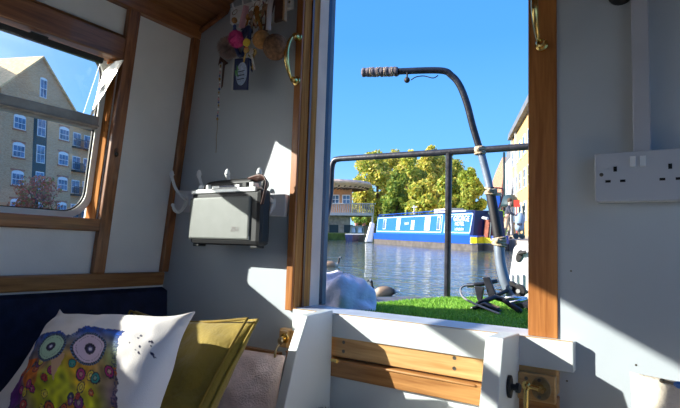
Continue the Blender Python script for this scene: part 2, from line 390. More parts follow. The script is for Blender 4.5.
# small pad on the upright
p = MB()
pc = Vector((wx(0.24,0.021), 0.818, 0.247))
p.sphere(pc, 0.010, 10, 6, (0.25,0.8,1.5)); p.sphere(pc+Vector((0.0015,0.0,-0.006)), 0.006, 8, 5, (0.4,1,1))
one('magnet_catch', p, glass('clear_plastic_catch', (0.7,0.68,0.62), 1.0), 'small clear plastic catch stuck on the brown upright right of the window', 'catch', pc, smooth=True)

# ------------------------------------------------------------------ door surround
jb = MB()
post = MB(); post.box(-0.862, -0.840, 1.036, 1.05, -0.165, 0.9); 
pst = thing('door_1', None, None, (-0.86, 1.05, -0.165)); pst['kind'] = 'structure'
part('door_post', post, M['wor'], pst, bevel=0.002)
jb.box(-0.846, -0.838, 1.043, 1.110, -0.165, 0.9); part('door_reveal', jb, M['worr'], pst, bevel=0.001)
pr = MB(); pr.box(-0.848, -0.838, 1.111, 1.152, -0.165, 0.9); part('outer_reveal', pr, M['primer'], pst)
st = MB(); st.box(-0.842, -0.834, 1.072, 1.080, -0.165, 0.9); part('door_stop', st, wood('groove_oak', (0.12,0.04,0.012), (0.2,0.07,0.02), 'Z'), pst)
leaf = thing('door_2', None, None, (-1.1, 1.19, -0.15)); leaf['kind'] = 'structure'
a_ = MB(); a_.box(-1.37, -0.838, 1.153, 1.167, -0.15, 0.86); part('door_skin', a_, M['navysteel'], leaf, bevel=0.001)
a_ = MB(); a_.box(-1.37, -0.838, 1.167, 1.186, -0.16, 0.86); part('door_lining', a_, M['greysteel'], leaf, bevel=0.002)
rp = thing('door_3', None, None, (-0.23, 1.05, -0.16)); rp['kind'] = 'structure'
a_ = MB(); a_.box(-0.2554, -0.2005, 1.046, 1.05, -0.158, 0.9); part('door_post', a_, M['wor'], rp, bevel=0.002)
a_ = MB(); a_.box(-0.2545, -0.225, 1.05, 1.13, -0.165, 0.9); part('door_reveal', a_, M['wdarkz'], rp)
# sill and rails below the doorway
sl = MB(); sl.box(-0.842, -0.255, 1.048, 1.138, -0.175, -0.158); s_ = struct('trim_9', sl, mat('worn_white_sill', (0.58,0.58,0.62), 0.35, var=0.12, scale=14, bump=0.1), bevel=0.002)
wb = MB(); wb.box(-0.826, -0.170, 1.024, 1.05, -0.212, -0.158); struct('trim_10', wb, M['white'], bevel=0.002)
wbc = MB(); wbc.prism([(-0.826,1.026,-0.158),(-0.172,1.026,-0.158),(-0.172,1.032,-0.158),(-0.826,1.032,-0.158)], (0,0,0.001)); struct('trim_11', wbc, M['wlight'])
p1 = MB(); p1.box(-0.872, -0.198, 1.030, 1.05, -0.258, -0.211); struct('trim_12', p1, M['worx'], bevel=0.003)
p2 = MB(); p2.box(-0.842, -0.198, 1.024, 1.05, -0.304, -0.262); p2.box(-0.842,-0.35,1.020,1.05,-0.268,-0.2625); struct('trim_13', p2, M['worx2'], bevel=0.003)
p3 = MB(); p3.box(-0.842, -0.15, 1.035, 1.05, -0.62, -0.306); struct('trim_14', p3, M['white'])
def screws(name, pts, parent_label):
    pass
for i, (x, z) in enumerate(((-0.672,-0.222),(-0.672,-0.243),(-0.398,-0.219),(-0.398,-0.240))):
    s = MB(); s.disc_stack((x,1.0305,z), (0,-1,0), [(0,0.0042),(0.0012,0.0040),(0.0008,0.0012)], 12)
    one('brass_screw', s, M['screwm'], '%s screw in the %s end of the upper oak rail under the doorway' % (('upper','lower')[i%2], ('left','right')[i//2]), 'screw', (x,1.0305,z), group='screws in the oak rail')

# steps: two tapered white side boards and a low tread
def sideboard(name, x0, x1, prof, label):
    mb = MB(); mb.prism([(x0, y, z) for y, z in prof], (x1-x0, 0, 0))
    return mb
stp = thing('cabin_steps', 'white painted steps with two tapered side boards below the doorway', 'steps', (-0.5, 0.95, -1.15))
sb = sideboard('l', -0.724, -0.700, [(1.022,-0.149),(0.922,-0.154),(0.888,-0.225),(0.852,-0.341),(0.80,-0.60),(0.72,-1.15),(1.022,-1.15),(1.022,-0.42),(1.022,-0.37)], '')
part('side_board', sb, M['white'], stp, bevel=0.002)
sb = sideboard('r', -0.297, -0.265, [(1.022,-0.152),(0.918,-0.149),(0.887,-0.26),(0.85,-0.42),(0.72,-1.15),(1.022,-1.15)], '')
rb = part('side_board', sb, M['white'], stp, bevel=0.002)
for z in (-0.385, -0.64, -0.9):
    td = MB(); td.box(-0.70, -0.297, 0.80+(-0.1 if z < -0.5 else 0.05), 1.03, z-0.02, z); part('tread', td, M['white'], stp, bevel=0.003)
mt = MB()
mt.box(-0.695, -0.60, 0.87, 0.985, -0.384, -0.368)
for i in range(900):
    x = random.uniform(-0.695,-0.60); y = random.uniform(0.87,0.985); h = random.uniform(0.004,0.012)
    mt.add([(x,y,-0.368),(x+0.0015,y,-0.368),(x+random.uniform(-.003,.003),y+random.uniform(-.003,.003),-0.368+h)], [(0,1,2)])
one('coir_mat', mt, M['coir'], 'dark brown bristly mat lying on the top step beside the left side board', 'mat', (-0.65,0.93,-0.384))
# black door bumper on the right side board
bp_ = MB(); c0 = Vector((-0.2645, 0.945, -0.2355))
bs = thing('door_bumper', 'black rubber door bumper on the right step board', 'bumper', c0)
ov = [(c0.x, c0.y+0.012*math.cos(a), c0.z+0.020*math.sin(a)) for a in np.linspace(0, 2*PI, 20, endpoint=False)]
b1 = MB(); b1.prism(ov, (0.006,0,0)); part('base', b1, M['black'], bs, bevel=0.001)
b2 = MB(); b2.disc_stack(c0+Vector((0.006,0,0)), (1,0,0), [(0,0.006),(0.007,0.0055),(0.008,0.0085),(0.014,0.0085),(0.016,0.006)], 14); part('stud', b2, M['black'], bs, smooth=False)

# brass cabin hook on its block, right
hk = thing('door_stay', 'brass door stay hook on an oak block right of the steps', 'hook', (-0.235,1.03,-0.247))
b = MB(); b.box(-0.278,-0.199,1.012,1.03,-0.271,-0.222); part('block', b, M['wlight'], hk, bevel=0.002)
b = MB(); b.prism([(-0.223+0.0175*math.cos(a),1.012,-0.246+0.021*math.sin(a)) for a in np.linspace(0,2*PI,24,endpoint=False)], (0,-0.0035,0)); part('plate', b, M['brassd'], hk, bevel=0.001)
for (x, z) in ((-0.226,-0.231),(-0.226,-0.261),(-0.250,-0.232),(-0.252,-0.257)):
    b = MB(); b.disc_stack((x,1.0085 if x>-0.24 else 1.012,z), (0,-1,0), [(0,0.0034),(0.001,0.0032)], 10); part('screw', b, M['screwm'], hk)
b = MB(); b.tube([(-0.223,1.008,-0.243),(-0.223,0.992,-0.243)], 0.0055, 12); b.tube([(-0.217,1.008,-0.246),(-0.217,0.990,-0.246)], 0.0035, 10); b.tube([(-0.223,0.994,-0.243),(-0.241,0.994,-0.241)], 0.0045, 10); part('staple', b, M['brass'], hk)
b = MB(); b.sphere((-0.245,0.994,-0.241), 0.009, 12, 8, (1,0.6,1)); b.tube(spline([(-0.245,0.994,-0.245),(-0.2445,0.990,-0.27),(-0.2445,0.992,-0.30),(-0.2445,0.990,-0.34)],4), 0.0048, 10); part('rod', b, M['brass'], hk, smooth=True)
hk = thing('door_stay', 'brass door stay hanging from a small oak block left of the steps', 'hook', (-0.86,1.03,-0.247))
b = MB(); b.box(-0.862,-0.836,1.018,1.03,-0.256,-0.214); part('block', b, M['wlight'], hk, bevel=0.002)
b = MB(); b.disc_stack((-0.842,1.018,-0.232), (0,-1,0), [(0,0.013),(0.003,0.012),(0.004,0.006),(0.016,0.006)], 16); part('plate', b, M['brass'], hk)
b = MB(); b.sphere((-0.838,0.996,-0.236), 0.0085, 12, 8, (1,0.7,1.2)); b.tube(spline([(-0.838,0.996,-0.240),(-0.843,0.985,-0.26),(-0.841,0.982,-0.29),(-0.842,0.980,-0.34)],4), 0.0033, 8); part('rod', b, M['brassd'], hk, smooth=True)
b = MB(); b.tube([(-0.69,1.01,-0.262),(-0.672,1.005,-0.262)], 0.0045, 10); one('brass_peg', b, M['brass'], 'short brass peg poking out of the oak rail beside the left step board', 'peg', (-0.69,1.01,-0.262))

# brass pull handles
def pull(x, z0, z1, label, bow=0.034):
    h = thing('pull_handle', label, 'door handle', (x, 1.04, z0), group='brass pulls on the door posts')
    for z in (z0, z1):
        b = MB(); b.disc_stack((x,1.036,z), (0,-1,0), [(0,0.0125),(0.003,0.012),(0.0045,0.008),(0.012,0.0065),(0.016,0.0085),(0.020,0.006)], 18); part('rose', b, M['brass'], h, smooth=False)
    b = MB(); n = 16; P = []; rr = []
    for i in range(n+1):
        t = i/n; P.append((x-0.002, 1.018-bow*math.sin(PI*t)**0.8, z0+(z1-z0)*t)); rr.append((0.0035+0.0035*math.sin(PI*t), 0.003+0.004*math.sin(PI*t)))
    b.tube(P, rr, 12); part('grip', b, M['brass'], h, smooth=True)
pull(-0.853, 0.442, 0.562, 'shiny brass pull handle bowed out from the left door post', 0.026)
pull(-0.226, 0.415, 0.545, 'brass pull handle at the top of the right door post')

# ------------------------------------------------------------------ right bulkhead: sockets, trunking
cd = MB(); cd.box(-0.0705, -0.044, 1.026, 1.05, 0.185, 0.9); one('cable_trunking', cd, mat('grey_trunking',(0.50,0.50,0.54),0.4), 'grey upright cable trunking running up from the double socket', 'trunking', (-0.06,1.05,0.185), bevel=0.001)
sk = thing('wall_socket', 'white double wall socket with two rocker switches on the bulkhead', 'socket', (-0.06,1.05,0.1))
b = MB(); b.box(-0.130, 0.017, 1.022, 1.05, 0.098, 0.184); part('pattress_box', b, M['bwhite'], sk, bevel=0.002)
b = MB(); b.box(-0.131, 0.018, 1.014, 1.022, 0.0975, 0.185); part('face_plate', b, M['plate'], sk, bevel=0.002)
for x in (-0.0705, -0.0555):
    b = MB(); b.hexa([(x-0.0045,1.010,0.157),(x+0.0045,1.010,0.157),(x+0.0045,1.014,0.157),(x-0.0045,1.014,0.157),(x-0.0045,1.0125,0.176),(x+0.0045,1.0125,0.176),(x+0.0045,1.014,0.176),(x-0.0045,1.014,0.176)])
    part('switch', b, M['bwhite'], sk, bevel=0.0005)
for cx in (-0.098, -0.016):
    for (dx, z, w, h) in ((0,0.155,0.0028,0.0045),(-0.0115,0.1335,0.0042,0.0022),(0.0115,0.1335,0.0042,0.0022)):
        b = MB(); b.box(cx+dx-w, cx+dx+w, 1.0136, 1.0145, z-h, z+h); part('pin_slot', b, M['socketdark'], sk)
for x in (-0.120, 0.007):
    b = MB(); b.disc_stack((x,1.014,0.146), (0,-1,0), [(0,0.0035),(0.0006,0.0032)], 12); part('screw', b, M['screwm'], sk)
b = MB(); b.disc_stack((-0.088,1.05,0.492), (0,-1,0), [(0,0.022),(0.006,0.022),(0.012,0.016),(0.016,0.006)], 22); one('dark_round_disc', b, M['black'], 'dark round disc on the bulkhead at the top of the picture, left of the trunking', 'fitting', (-0.088,1.05,0.492))  # just a low black disc set on the bulkhead
for i,(px_,py_) in enumerate(((571,271),(636,365),(567,381))):
    q = at(px_,py_,1); q = q*(1.05/q.y)
    b = MB(); b.disc_stack((q.x,1.0505,q.z), (0,-1,0), [(0,0.002),(0.001,0.0018)], 8)
    one('panel_pin', b, M['screwm'], ('small pin head high on the right bulkhead beside the door post','small pin head in the sunlit bulkhead above the cream cushion','small pin head in the bulkhead just right of the oak block')[i], 'pin', (q.x,1.05,q.z), group='panel pins in the right bulkhead')

# ------------------------------------------------------------------ coat hook board and radio
cb = MB(); cb.hexa([(-1.352,1.036,0.098),(-0.876,1.036,0.078),(-0.876,1.05,0.078),(-1.352,1.05,0.098),(-1.352,1.036,0.166),(-0.876,1.036,0.138),(-0.876,1.05,0.138),(-1.352,1.05,0.166)])
one('hook_board', cb, mat('grey_white_board',(0.70,0.69,0.73),0.5,var=0.03), 'pale painted board of coat hooks fixed along the left bulkhead', 'hook board', (-1.1,1.05,0.1), bevel=0.002)
ch0 = None
for i, (x, z) in enumerate(((-1.270,-0.008),(-1.148,-0.014),(-1.033,-0.018),(-0.915,-0.022))):
    loc = (x, 1.036, 0.13+z)
    lab = ['white coat hook nearest the corner, left of the radio','white coat hook above the left knobs of the radio','white coat hook behind the middle of the radio handle','white coat hook at the right end of the radio, beside the strap'][i]
    if ch0 is None:
        ch0 = thing('coat_hook', lab, 'coat hook', loc, group='white double coat hooks on the board')
        b = MB(); b.sphere((x,1.036,0.128), 0.012, 12, 8, (0.6,0.25,1.5)); part('base', b, M['bwhite'], ch0, smooth=True)
        b = MB(); P = spline([(x,1.033,0.132),(x,1.010,0.145),(x,0.990,0.165),(x,0.978,0.190),(x,0.974,0.203)],5); n = len(P)
        b.tube(P, [0.0045 if k < n-4 else 0.0045+0.004*math.sin((k-(n-4))/3*1.5) for k in range(n)], 10); b.sphere(P[-1], 0.0098, 10, 7, (0.8,0.6,1.35)); part('upper_prong', b, M['bwhite'], ch0, smooth=True)
        b = MB(); P = spline([(x,1.032,0.126),(x,1.024,0.105),(x,1.008,0.092),(x,0.992,0.097),(x,0.985,0.112)],5); b.tube(P, 0.0045, 10); b.sphere(P[-1], 0.0058, 10, 7); part('lower_prong', b, M['bwhite'], ch0, smooth=True)
    else: dup(ch0, loc, 0, lab)

rd = thing('portable_radio', 'silver fronted portable radio with black case hanging from the coat hooks', 'radio', (-1.03,0.99,-0.004))
x0, x1, y0, y1 = -1.148, -0.884, 0.951, 0.994
b = MB(); b.box(x0, x1, y0, y1, -0.002, 0.145); part('case', b, M['black'], rd, bevel=0.012)
b = MB(); b.box(x0+0.002, -0.916, y0-0.006, y0+0.004, 0.012, 0.126); part('grille', b, M['silver'], rd, bevel=0.005)
b = MB(); b.box(x0+0.002, -0.916, y0-0.004, y0+0.003, 0.013, 0.022); part('lower_strip', b, M['silverp'], rd, bevel=0.001)
b = MB(); b.box(x0+0.002, -0.90, y0-0.003, y1-0.01, 0.136, 0.149); part('top_panel', b, M['silverp'], rd, bevel=0.003)
for x in (-1.125, -1.094):
    b = MB(); b.disc_stack((x,0.968,0.149), (0,0,1), [(0,0.010),(0.012,0.0095),(0.014,0.0075)], 16); part('knob', b, M['bwhite'], rd)
b = MB(); b.box(-1.072,-0.965,0.955,0.980,0.149,0.158); part('tuning_scale', b, M['silverp'], rd, bevel=0.002)
b = MB(); b.box(-1.040,-0.985,0.9535,0.9555,0.152,0.157); part('dial_window', b, M['fobnavy'], rd)
for x in (-0.95,-0.925):
    b = MB(); b.box(x-0.008,x+0.008,0.957,0.985,0.149,0.163); part('button', b, M['silverp'] if x > -0.94 else M['black'], rd, bevel=0.002)
b = MB(); P = spline([(-1.130,0.975,0.14),(-1.118,0.975,0.158),(-1.09,0.973,0.166),(-1.0,0.972,0.168),(-0.93,0.971,0.169)],5); b.tube(P, [(0.005,0.011)]*len(P), 10); part('handle', b, M['black'], rd, smooth=True)
b = MB(); P = spline([(-0.945,0.972,0.169),(-0.905,0.966,0.174),(-0.882,0.960,0.170),(-0.870,0.955,0.155),(-0.876,0.955,0.128),(-0.884,0.957,0.105)],5); b.tube(P, [(0.003,0.011)]*len(P), 10); part('strap', b, M['leather'], rd, smooth=True)
b = MB(); b.tube([(-0.890,0.968,0.156),(-0.884,0.968,0.156)],0.012,14); part('strap_button', b, M['black'], rd)
for x in (-1.13,-0.91):
    b = MB(); b.box(x-0.012,x+0.012,0.96,0.988,-0.008,0.0); part('foot', b, M['black'], rd, bevel=0.002)
text_part('badge', 'ZS-I', 0.017, mat('badge_grey',(0.18,0.14,0.14),0.4), rd, (-0.966,0.9445,0.034), (1,0,0), (0,0,1), 0.0006, 0.2)

# ------------------------------------------------------------------ key rack and what hangs on it
kr = thing('key_rack', 'white key rack with small hooks at the top of the left bulkhead', 'key rack', (-1.0,1.05,0.68))
b = MB(); b.hexa([(-1.122,1.036,0.662),(-0.884,1.036,0.655),(-0.884,1.05,0.655),(-1.122,1.05,0.662),(-1.122,1.036,0.712),(-0.884,1.036,0.706),(-0.884,1.05,0.706),(-1.122,1.05,0.712)])
part('board', b, mat('white_rack_paint',(0.9,0.9,0.9),0.4,var=0.01), kr, bevel=0.002)
KX = [-1.080,-1.040,-1.002,-0.965,-0.928,-0.893]
for x in KX:
    b = MB(); b.tube(spline([(x,1.036,0.695),(x,1.020,0.688),(x,1.008,0.690),(x,1.004,0.702)],4), 0.0026, 8); part('hook', b, M['bwhite'], kr, smooth=True)
b = MB(); b.disc_stack((-0.890,1.036,0.672),(0,-1,0),[(0,0.004),(0.001,0.0035)],12); part('screw', b, M['screwm'], kr)
def ringmb(mb, c, r, t=0.0012, tilt=0.3, seg=20):
    c = Vector(c); P = [c+Vector((r*math.cos(a), r*math.sin(a)*tilt, r*math.sin(a)*math.sqrt(1-tilt*tilt))) for a in np.linspace(0,2*PI,seg)]
    mb.tube(P, t, 6); return mb
def keymb(mb, c, L=0.05, ang=0.0, w=0.010):
    c = Vector(c); d = Vector((math.sin(ang), 0.1, -math.cos(ang))).normalized(); s = d.cross(Vector((0,1,0))).normalized(); n = Vector((0,1,0))
    mb.prism([c+s*w*math.cos(a)+d*(w*math.sin(a)) for a in np.linspace(0,2*PI,14,endpoint=False)], n*0.002)
    mb.prism([c-s*0.003+d*w*0.8, c+s*0.003+d*w*0.8, c+s*0.003+d*L, c+d*(L+0.003), c-s*0.003+d*L*0.97, c-s*0.0045+d*L*0.85, c-s*0.002+d*L*0.78, c-s*0.0045+d*L*0.65], n*0.0018)
    return mb
# beads fob
t = thing('bead_fob', 'amber and blue bead fob hanging at the left end of the key rack', 'key fob', (-1.106,1.005,0.69))
b = MB(); ringmb(b, (-1.104,1.004,0.688), 0.009); part('ring', b, M['steel'], t, smooth=True)
b = MB(); b.sphere((-1.103,1.003,0.663), 0.0085); part('bead', b, M['cork2'], t, smooth=True)
b = MB(); b.sphere((-1.101,1.003,0.644), 0.005, sc=(1,1,1.3)); b.sphere((-1.100,1.003,0.633), 0.006, sc=(1,1,1.2)); part('bead', b, M['bluep'], t, smooth=True)
# pompoms
def pom(mb, c, r, n=900, l=0.3):
    c = Vector(c); mb.sphere(c, r*0.85, 16, 10)
    for i in range(n):
        d = Vector((random.gauss(0,1),random.gauss(0,1),random.gauss(0,1))).normalized(); s = d.orthogonal().normalized()*r*0.05
        q = c+d*r*random.uniform(1.0,1.0+l)+Vector((0,0,-r*0.05)); mb.add([c+d*r*0.8-s, c+d*r*0.8+s, q], [(0,1,2)])
    return mb
t = thing('pompom_keyring', 'hot pink pompom keyring hung on a pale pink ribbon', 'keyring', (-1.07,1.0,0.69))
b = MB(); P = spline([(-1.068,1.004,0.692),(-1.071,1.0,0.66),(-1.078,0.998,0.625)],5); b.tube(P, [(0.0085,0.0015)]*len(P), 8); part('ribbon', b, M['pinkrib'], t, smooth=True)
b = MB(); pom(b, (-1.068,0.972,0.583), 0.0235, 1100, 0.12); part('pompom', b, M['pompink'], t)
b = MB(); pom(b, (-1.096,1.012,0.574), 0.028, 2200, 0.35); one('fur_pompom', b, M['fur'], 'grey brown fur pompom behind the pink one', 'pompom', (-1.096,1.012,0.574))
# beaded chain
t = thing('bead_chain', 'long thin chain of tiny beads dangling under the fur pompom', 'chain', (-1.155,1.035,0.56))
b = MB(); P = [(-1.150+0.001*math.sin(i),1.034,0.556-0.0102*i) for i in range(29)]
b.tube(P, 0.0009, 6); part('chain', b, M['brassd'], t)
for i, q in enumerate(P[:19]):
    bb = MB(); bb.sphere(q, 0.0028 if i%3 else 0.0038, 8, 6); part('bead', bb, (M['pinkrib'],M['bluep'],M['brass'],M['bwhite'])[i%4], t, smooth=True)
b = MB(); b.add([(-1.150,1.030,0.565),(-1.108,1.026,0.535),(-1.120,1.024,0.530),(-1.138,1.026,0.545),(-1.152,1.026,0.535)], [(0,1,2),(0,2,3),(0,3,4)])
b.add([(-1.13,1.026,0.545),(-1.118,1.024,0.54),(-1.124,1.024,0.465),(-1.130,1.024,0.46)], [(0,1,2,3)])
o = part('feather', b, M['leather'], t, label='dark feather tied at the top'); o.modifiers.new('s','SOLIDIFY').thickness = 0.001
# navy lanyard and card fob
t = thing('card_fob', 'navy card fob with a pale oval emblem on a tangled navy lanyard', 'key fob', (-1.06,1.0,0.55))
b = MB(); b.hexa([(-1.082,0.990,0.450),(-1.024,0.988,0.441),(-1.024,0.994,0.441),(-1.082,0.996,0.450),(-1.080,0.990,0.540),(-1.024,0.988,0.532),(-1.024,0.994,0.532),(-1.080,0.996,0.540)]); cfb = part('card', b, M['fobnavy'], t, bevel=0.001)
b = MB(); b.box(-1.0855,-1.080,0.988,0.998,0.448,0.541); part('spine', b, M['silverp'], t)
b = MB(); b.prism([(-1.048+0.021*math.cos(a),0.9885,0.490+0.033*math.sin(a)) for a in np.linspace(0,2*PI,24,endpoint=False)], (0,-0.0008,0)); part('emblem', b, M['fobpale'], cfb)
b = MB(); b.add([(-1.075,0.988,0.505),(-1.063,0.9872,0.500),(-1.058,0.9872,0.482),(-1.072,0.988,0.489)],[(0,1,2,3)]); b.add([(-1.068,0.987,0.520),(-1.062,0.987,0.510),(-1.058,0.987,0.503),(-1.066,0.987,0.500)],[(0,1,2,3)]); part('leaf_mark', b, M['fobgreen'], cfb)
for k in range(3): 
    b = MB(); b.box(-1.062,-1.036,0.9862,0.9872,0.497-0.011*k-0.0012,0.497-0.011*k+0.0012)
    part('print_line', b, M['fobnavy'], cfb)
b = MB(); P = spline([(-1.062,0.995,0.625),(-1.030,0.985,0.612),(-1.045,0.98,0.588),(-1.072,0.985,0.575),(-1.060,0.99,0.545),(-1.040,0.99,0.560),(-1.048,0.982,0.60),(-1.020,0.98,0.615),(-1.030,0.99,0.58),(-1.052,0.99,0.54)],6); b.tube(P, [(0.006,0.0016)]*len(P), 8); part('lanyard', b, M['fobnavy'], t, smooth=True)
# maroon strap
b = MB(); P = spline([(-1.05,1.015,0.650),(-1.03,1.010,0.635),(-0.99,1.010,0.628),(-0.975,1.0,0.640),(-0.992,1.004,0.69)],5); b.tube(P, [(0.006,0.0015)]*len(P), 8); one('wrist_strap', b, M['maroon'], 'maroon strap looped across the middle of the key rack', 'strap', (-1.0,1.0,0.64), smooth=True)
# bunches of keys
def bunch(cx, cz, keys, label, rr=0.010, mats=None, cap=None):
    t = thing('key_bunch', label, 'keys', (cx,1.0,cz), group='bunches of keys on the rack')
    b = MB(); ringmb(b, (cx,0.998,cz), rr); part('ring', b, M['steel'], t, smooth=True)
    for i, (dx, dz, L, an) in enumerate(keys):
        b = MB(); keymb(b, (cx+dx, 0.994-0.003*i, cz+dz), L, an); part('key', b, (mats or [M['steel'],M['brass']])[i%2], t)
    if cap:
        b = MB(); b.prism([(cap[0]+0.011*math.cos(a),0.972,cap[1]+0.011*math.sin(a)) for a in np.linspace(0,2*PI,16,endpoint=False)], (0,0.008,0)); part('key_cap', b, M['yellow'], t, bevel=0.001)
bunch(-1.030, 0.675, [(0,-0.020,0.048,0.1),(-0.006,-0.022,0.042,-0.35),(0.007,-0.018,0.045,0.45)], 'bunch of silver and brass keys high on the rack right of the pink ribbon', 0.012)
bunch(-0.992, 0.672, [(0,-0.022,0.055,0.05),(0.005,-0.02,0.05,-0.2),(-0.008,-0.02,0.058,0.3)], 'bunch of long keys hanging beside the white webbing strap', 0.012, [M['brass'],M['steel']])
bunch(-1.020, 0.575, [(-0.004,-0.03,0.05,0.1),(0.012,-0.03,0.045,-0.15),(0.004,-0.028,0.052,0.25),(-0.012,-0.02,0.04,-0.3)], 'large looped bunch of keys with a yellow key cap below the rack', 0.024, None, (-1.022,0.570))
bunch(-1.010, 0.688, [(0,-0.022,0.046,0.25),(0.004,-0.02,0.05,-0.1)], 'short bunch of keys at the middle hooks of the rack', 0.011)
bunch(-0.966, 0.684, [(0,-0.022,0.050,-0.25),(0.004,-0.02,0.052,0.15),(-0.006,-0.02,0.046,0.4)], 'bunch of keys against the dark leather fob on the rack', 0.012)
# cork floats
def cork(cx, cz, r, m, label, strap):
    t = thing('cork_float', label, 'float', (cx,0.99,cz), group='cork ball floats')
    b = MB(); b.sphere((cx,0.985,cz), r*0.92, 20, 14, (1,0.9,1)); part('ball', b, m, t, smooth=True)
    b = MB(); P = spline(strap, 5); b.tube(P, [(0.0068,0.0015)]*len(P), 8); part('strap', b, M['webbing'] if m is M['cork'] else M['leather'], t, smooth=True)
cork(-0.924, 0.541, 0.038, M['cork'], 'large brown cork ball float on a white webbing strap', [(-0.958,1.0,0.70),(-0.950,0.985,0.66),(-0.942,0.975,0.62),(-0.938,0.97,0.585)])
cork(-0.975, 0.572, 0.028, M['cork2'], 'smaller amber cork float half hidden behind the big one', [(-0.955,1.004,0.69),(-0.965,1.0,0.64),(-0.972,0.995,0.60)])
t = thing('leather_fob', 'dark leather fob with a tan edge at the right end of the rack', 'key fob', (-0.92,1.0,0.69))
b = MB(); b.box(-0.945,-0.912,0.996,1.006,0.618,0.700); part('pouch', b, M['leather'], t, bevel=0.004)
b = MB(); b.box(-0.913,-0.906,0.994,1.007,0.616,0.700); part('edge_strip', b, M['tan'], t, bevel=0.002)

SH = BM.to_3x3()
for o in list(C.objects):
    if o.parent is None and o.name.split('.')[0] in ('bead_fob','card_fob','wrist_strap','key_bunch','cork_float','leather_fob'):
        o.matrix_world = Matrix.Translation(SH @ Vector((0.036,0,-0.016))) @ o.matrix_world
    if o.name == 'pompom_keyring': o.matrix_world = Matrix.Translation(SH @ Vector((0.046,0,-0.012))) @ o.matrix_world
# ------------------------------------------------------------------ seats and cushions
b = MB(); b.prism([(wx(-0.14,0.0),-1.2,-0.140),(wx(-0.14,0.028),-1.2,-0.150),(-1.325,-1.2,-0.50),(-1.41,-1.2,-0.54)], (0,2.248,0)); 
one('seat_back', b, M['navy'], 'padded navy seat back against the left side below the wooden rail', 'seat back', (-1.36,0.3,-0.54), bevel=0.003)
b = MB(); b.box(-1.34,-0.76,-1.2,1.03,-0.62,-0.545); one('bench_cushion', b, M['navy'], 'long navy bench cushion under the scatter cushions on the left', 'seat cushion', (-1.05,0,-0.62), bevel=0.015)
b = MB(); b.box(-1.34,-0.775,-1.2,1.035,-1.15,-0.626); one('storage_bench', b, M['white'], 'white boxed bench along the left side of the cabin', 'bench', (-1.05,0,-1.15))
b = MB(); b.box(-0.12,0.6,0.55,1.03,-1.15,-0.56); one('corner_bench', b, M['white'], 'white boxed seat in the right corner under the cream cushion', 'bench', (0.25,0.8,-1.15))

def pillow(TL, TR, DV, T, n, seed=0, bow=0.05, colf=None, wr=0.004, face=-1, pw_=2):
    TL, TR, DV = Vector(TL), Vector(TR), Vector(DV); U = TR-TL
    nrm = U.cross(DV).normalized()
    if nrm.y > 0: nrm = -nrm
    mb = MB(); idx = {}; col = []
    for side in (0, 1):
        for j in range(n+1):
            for i in range(n+1):
                edge = i in (0,n) or j in (0,n)
                if edge and side == 1: idx[(1,i,j)] = idx[(0,i,j)]; continue
                s = 2*i/n-1; t = 2*j/n-1
                ss = s*(1-bow*(1-abs(t)**pw_)*abs(s)**2); tt = t*(1-bow*(1-abs(s)**pw_)*abs(t)**2)
                e = max(0,(1-s*s)*(1-t*t)); h = T/2*e**0.42
                q = noise.noise(Vector((s*2.2+seed, t*2.2, side*5.0)))*wr*2 + noise.noise(Vector((s*5+seed, t*5, 3.0)))*wr
                q *= min(1, e*4)
                rad = max(abs(s),abs(t)); ang = math.atan2(t, s)
                q += wr*0.9*math.sin(ang*22+seed)*max(0,(rad-0.55))*2*(1-rad)*4*0.5
                p = TL+U*(ss+1)/2+DV*(tt+1)/2+nrm*(h+q)*(1 if side == 0 else -1)
                idx[(side,i,j)] = len(mb.v); mb.v.append(p)
                col.append(colf(i/n, j/n, side) if colf else (0,0,0))
    for side in (0,1):
        for j in range(n):
            for i in range(n):
                f = (idx[(side,i,j)], idx[(side,i+1,j)], idx[(side,i+1,j+1)], idx[(side,i,j+1)])
                mb.f.append(f if side == 0 else f[::-1])
    if colf: mb.c = col
    return mb, nrm
def edge_loop(TL, TR, DV, bow, n=14, out=0.0):
    TL, TR, DV = Vector(TL), Vector(TR), Vector(DV); U = TR-TL; P = []
    def pt(s, t):
        ss = s*(1-bow*(1-t*t)*abs(s)**2)*(1+out); tt = t*(1-bow*(1-s*s)*abs(t)**2)*(1+out)
        return TL+U*(ss+1)/2+DV*(tt+1)/2
    for k in range(n): P.append(pt(-1+2*k/n, -1))
    for k in range(n): P.append(pt(1, -1+2*k/n))
    for k in range(n): P.append(pt(1-2*k/n, 1))
    for k in range(n+1): P.append(pt(-1, 1-2*k/n))
    return P
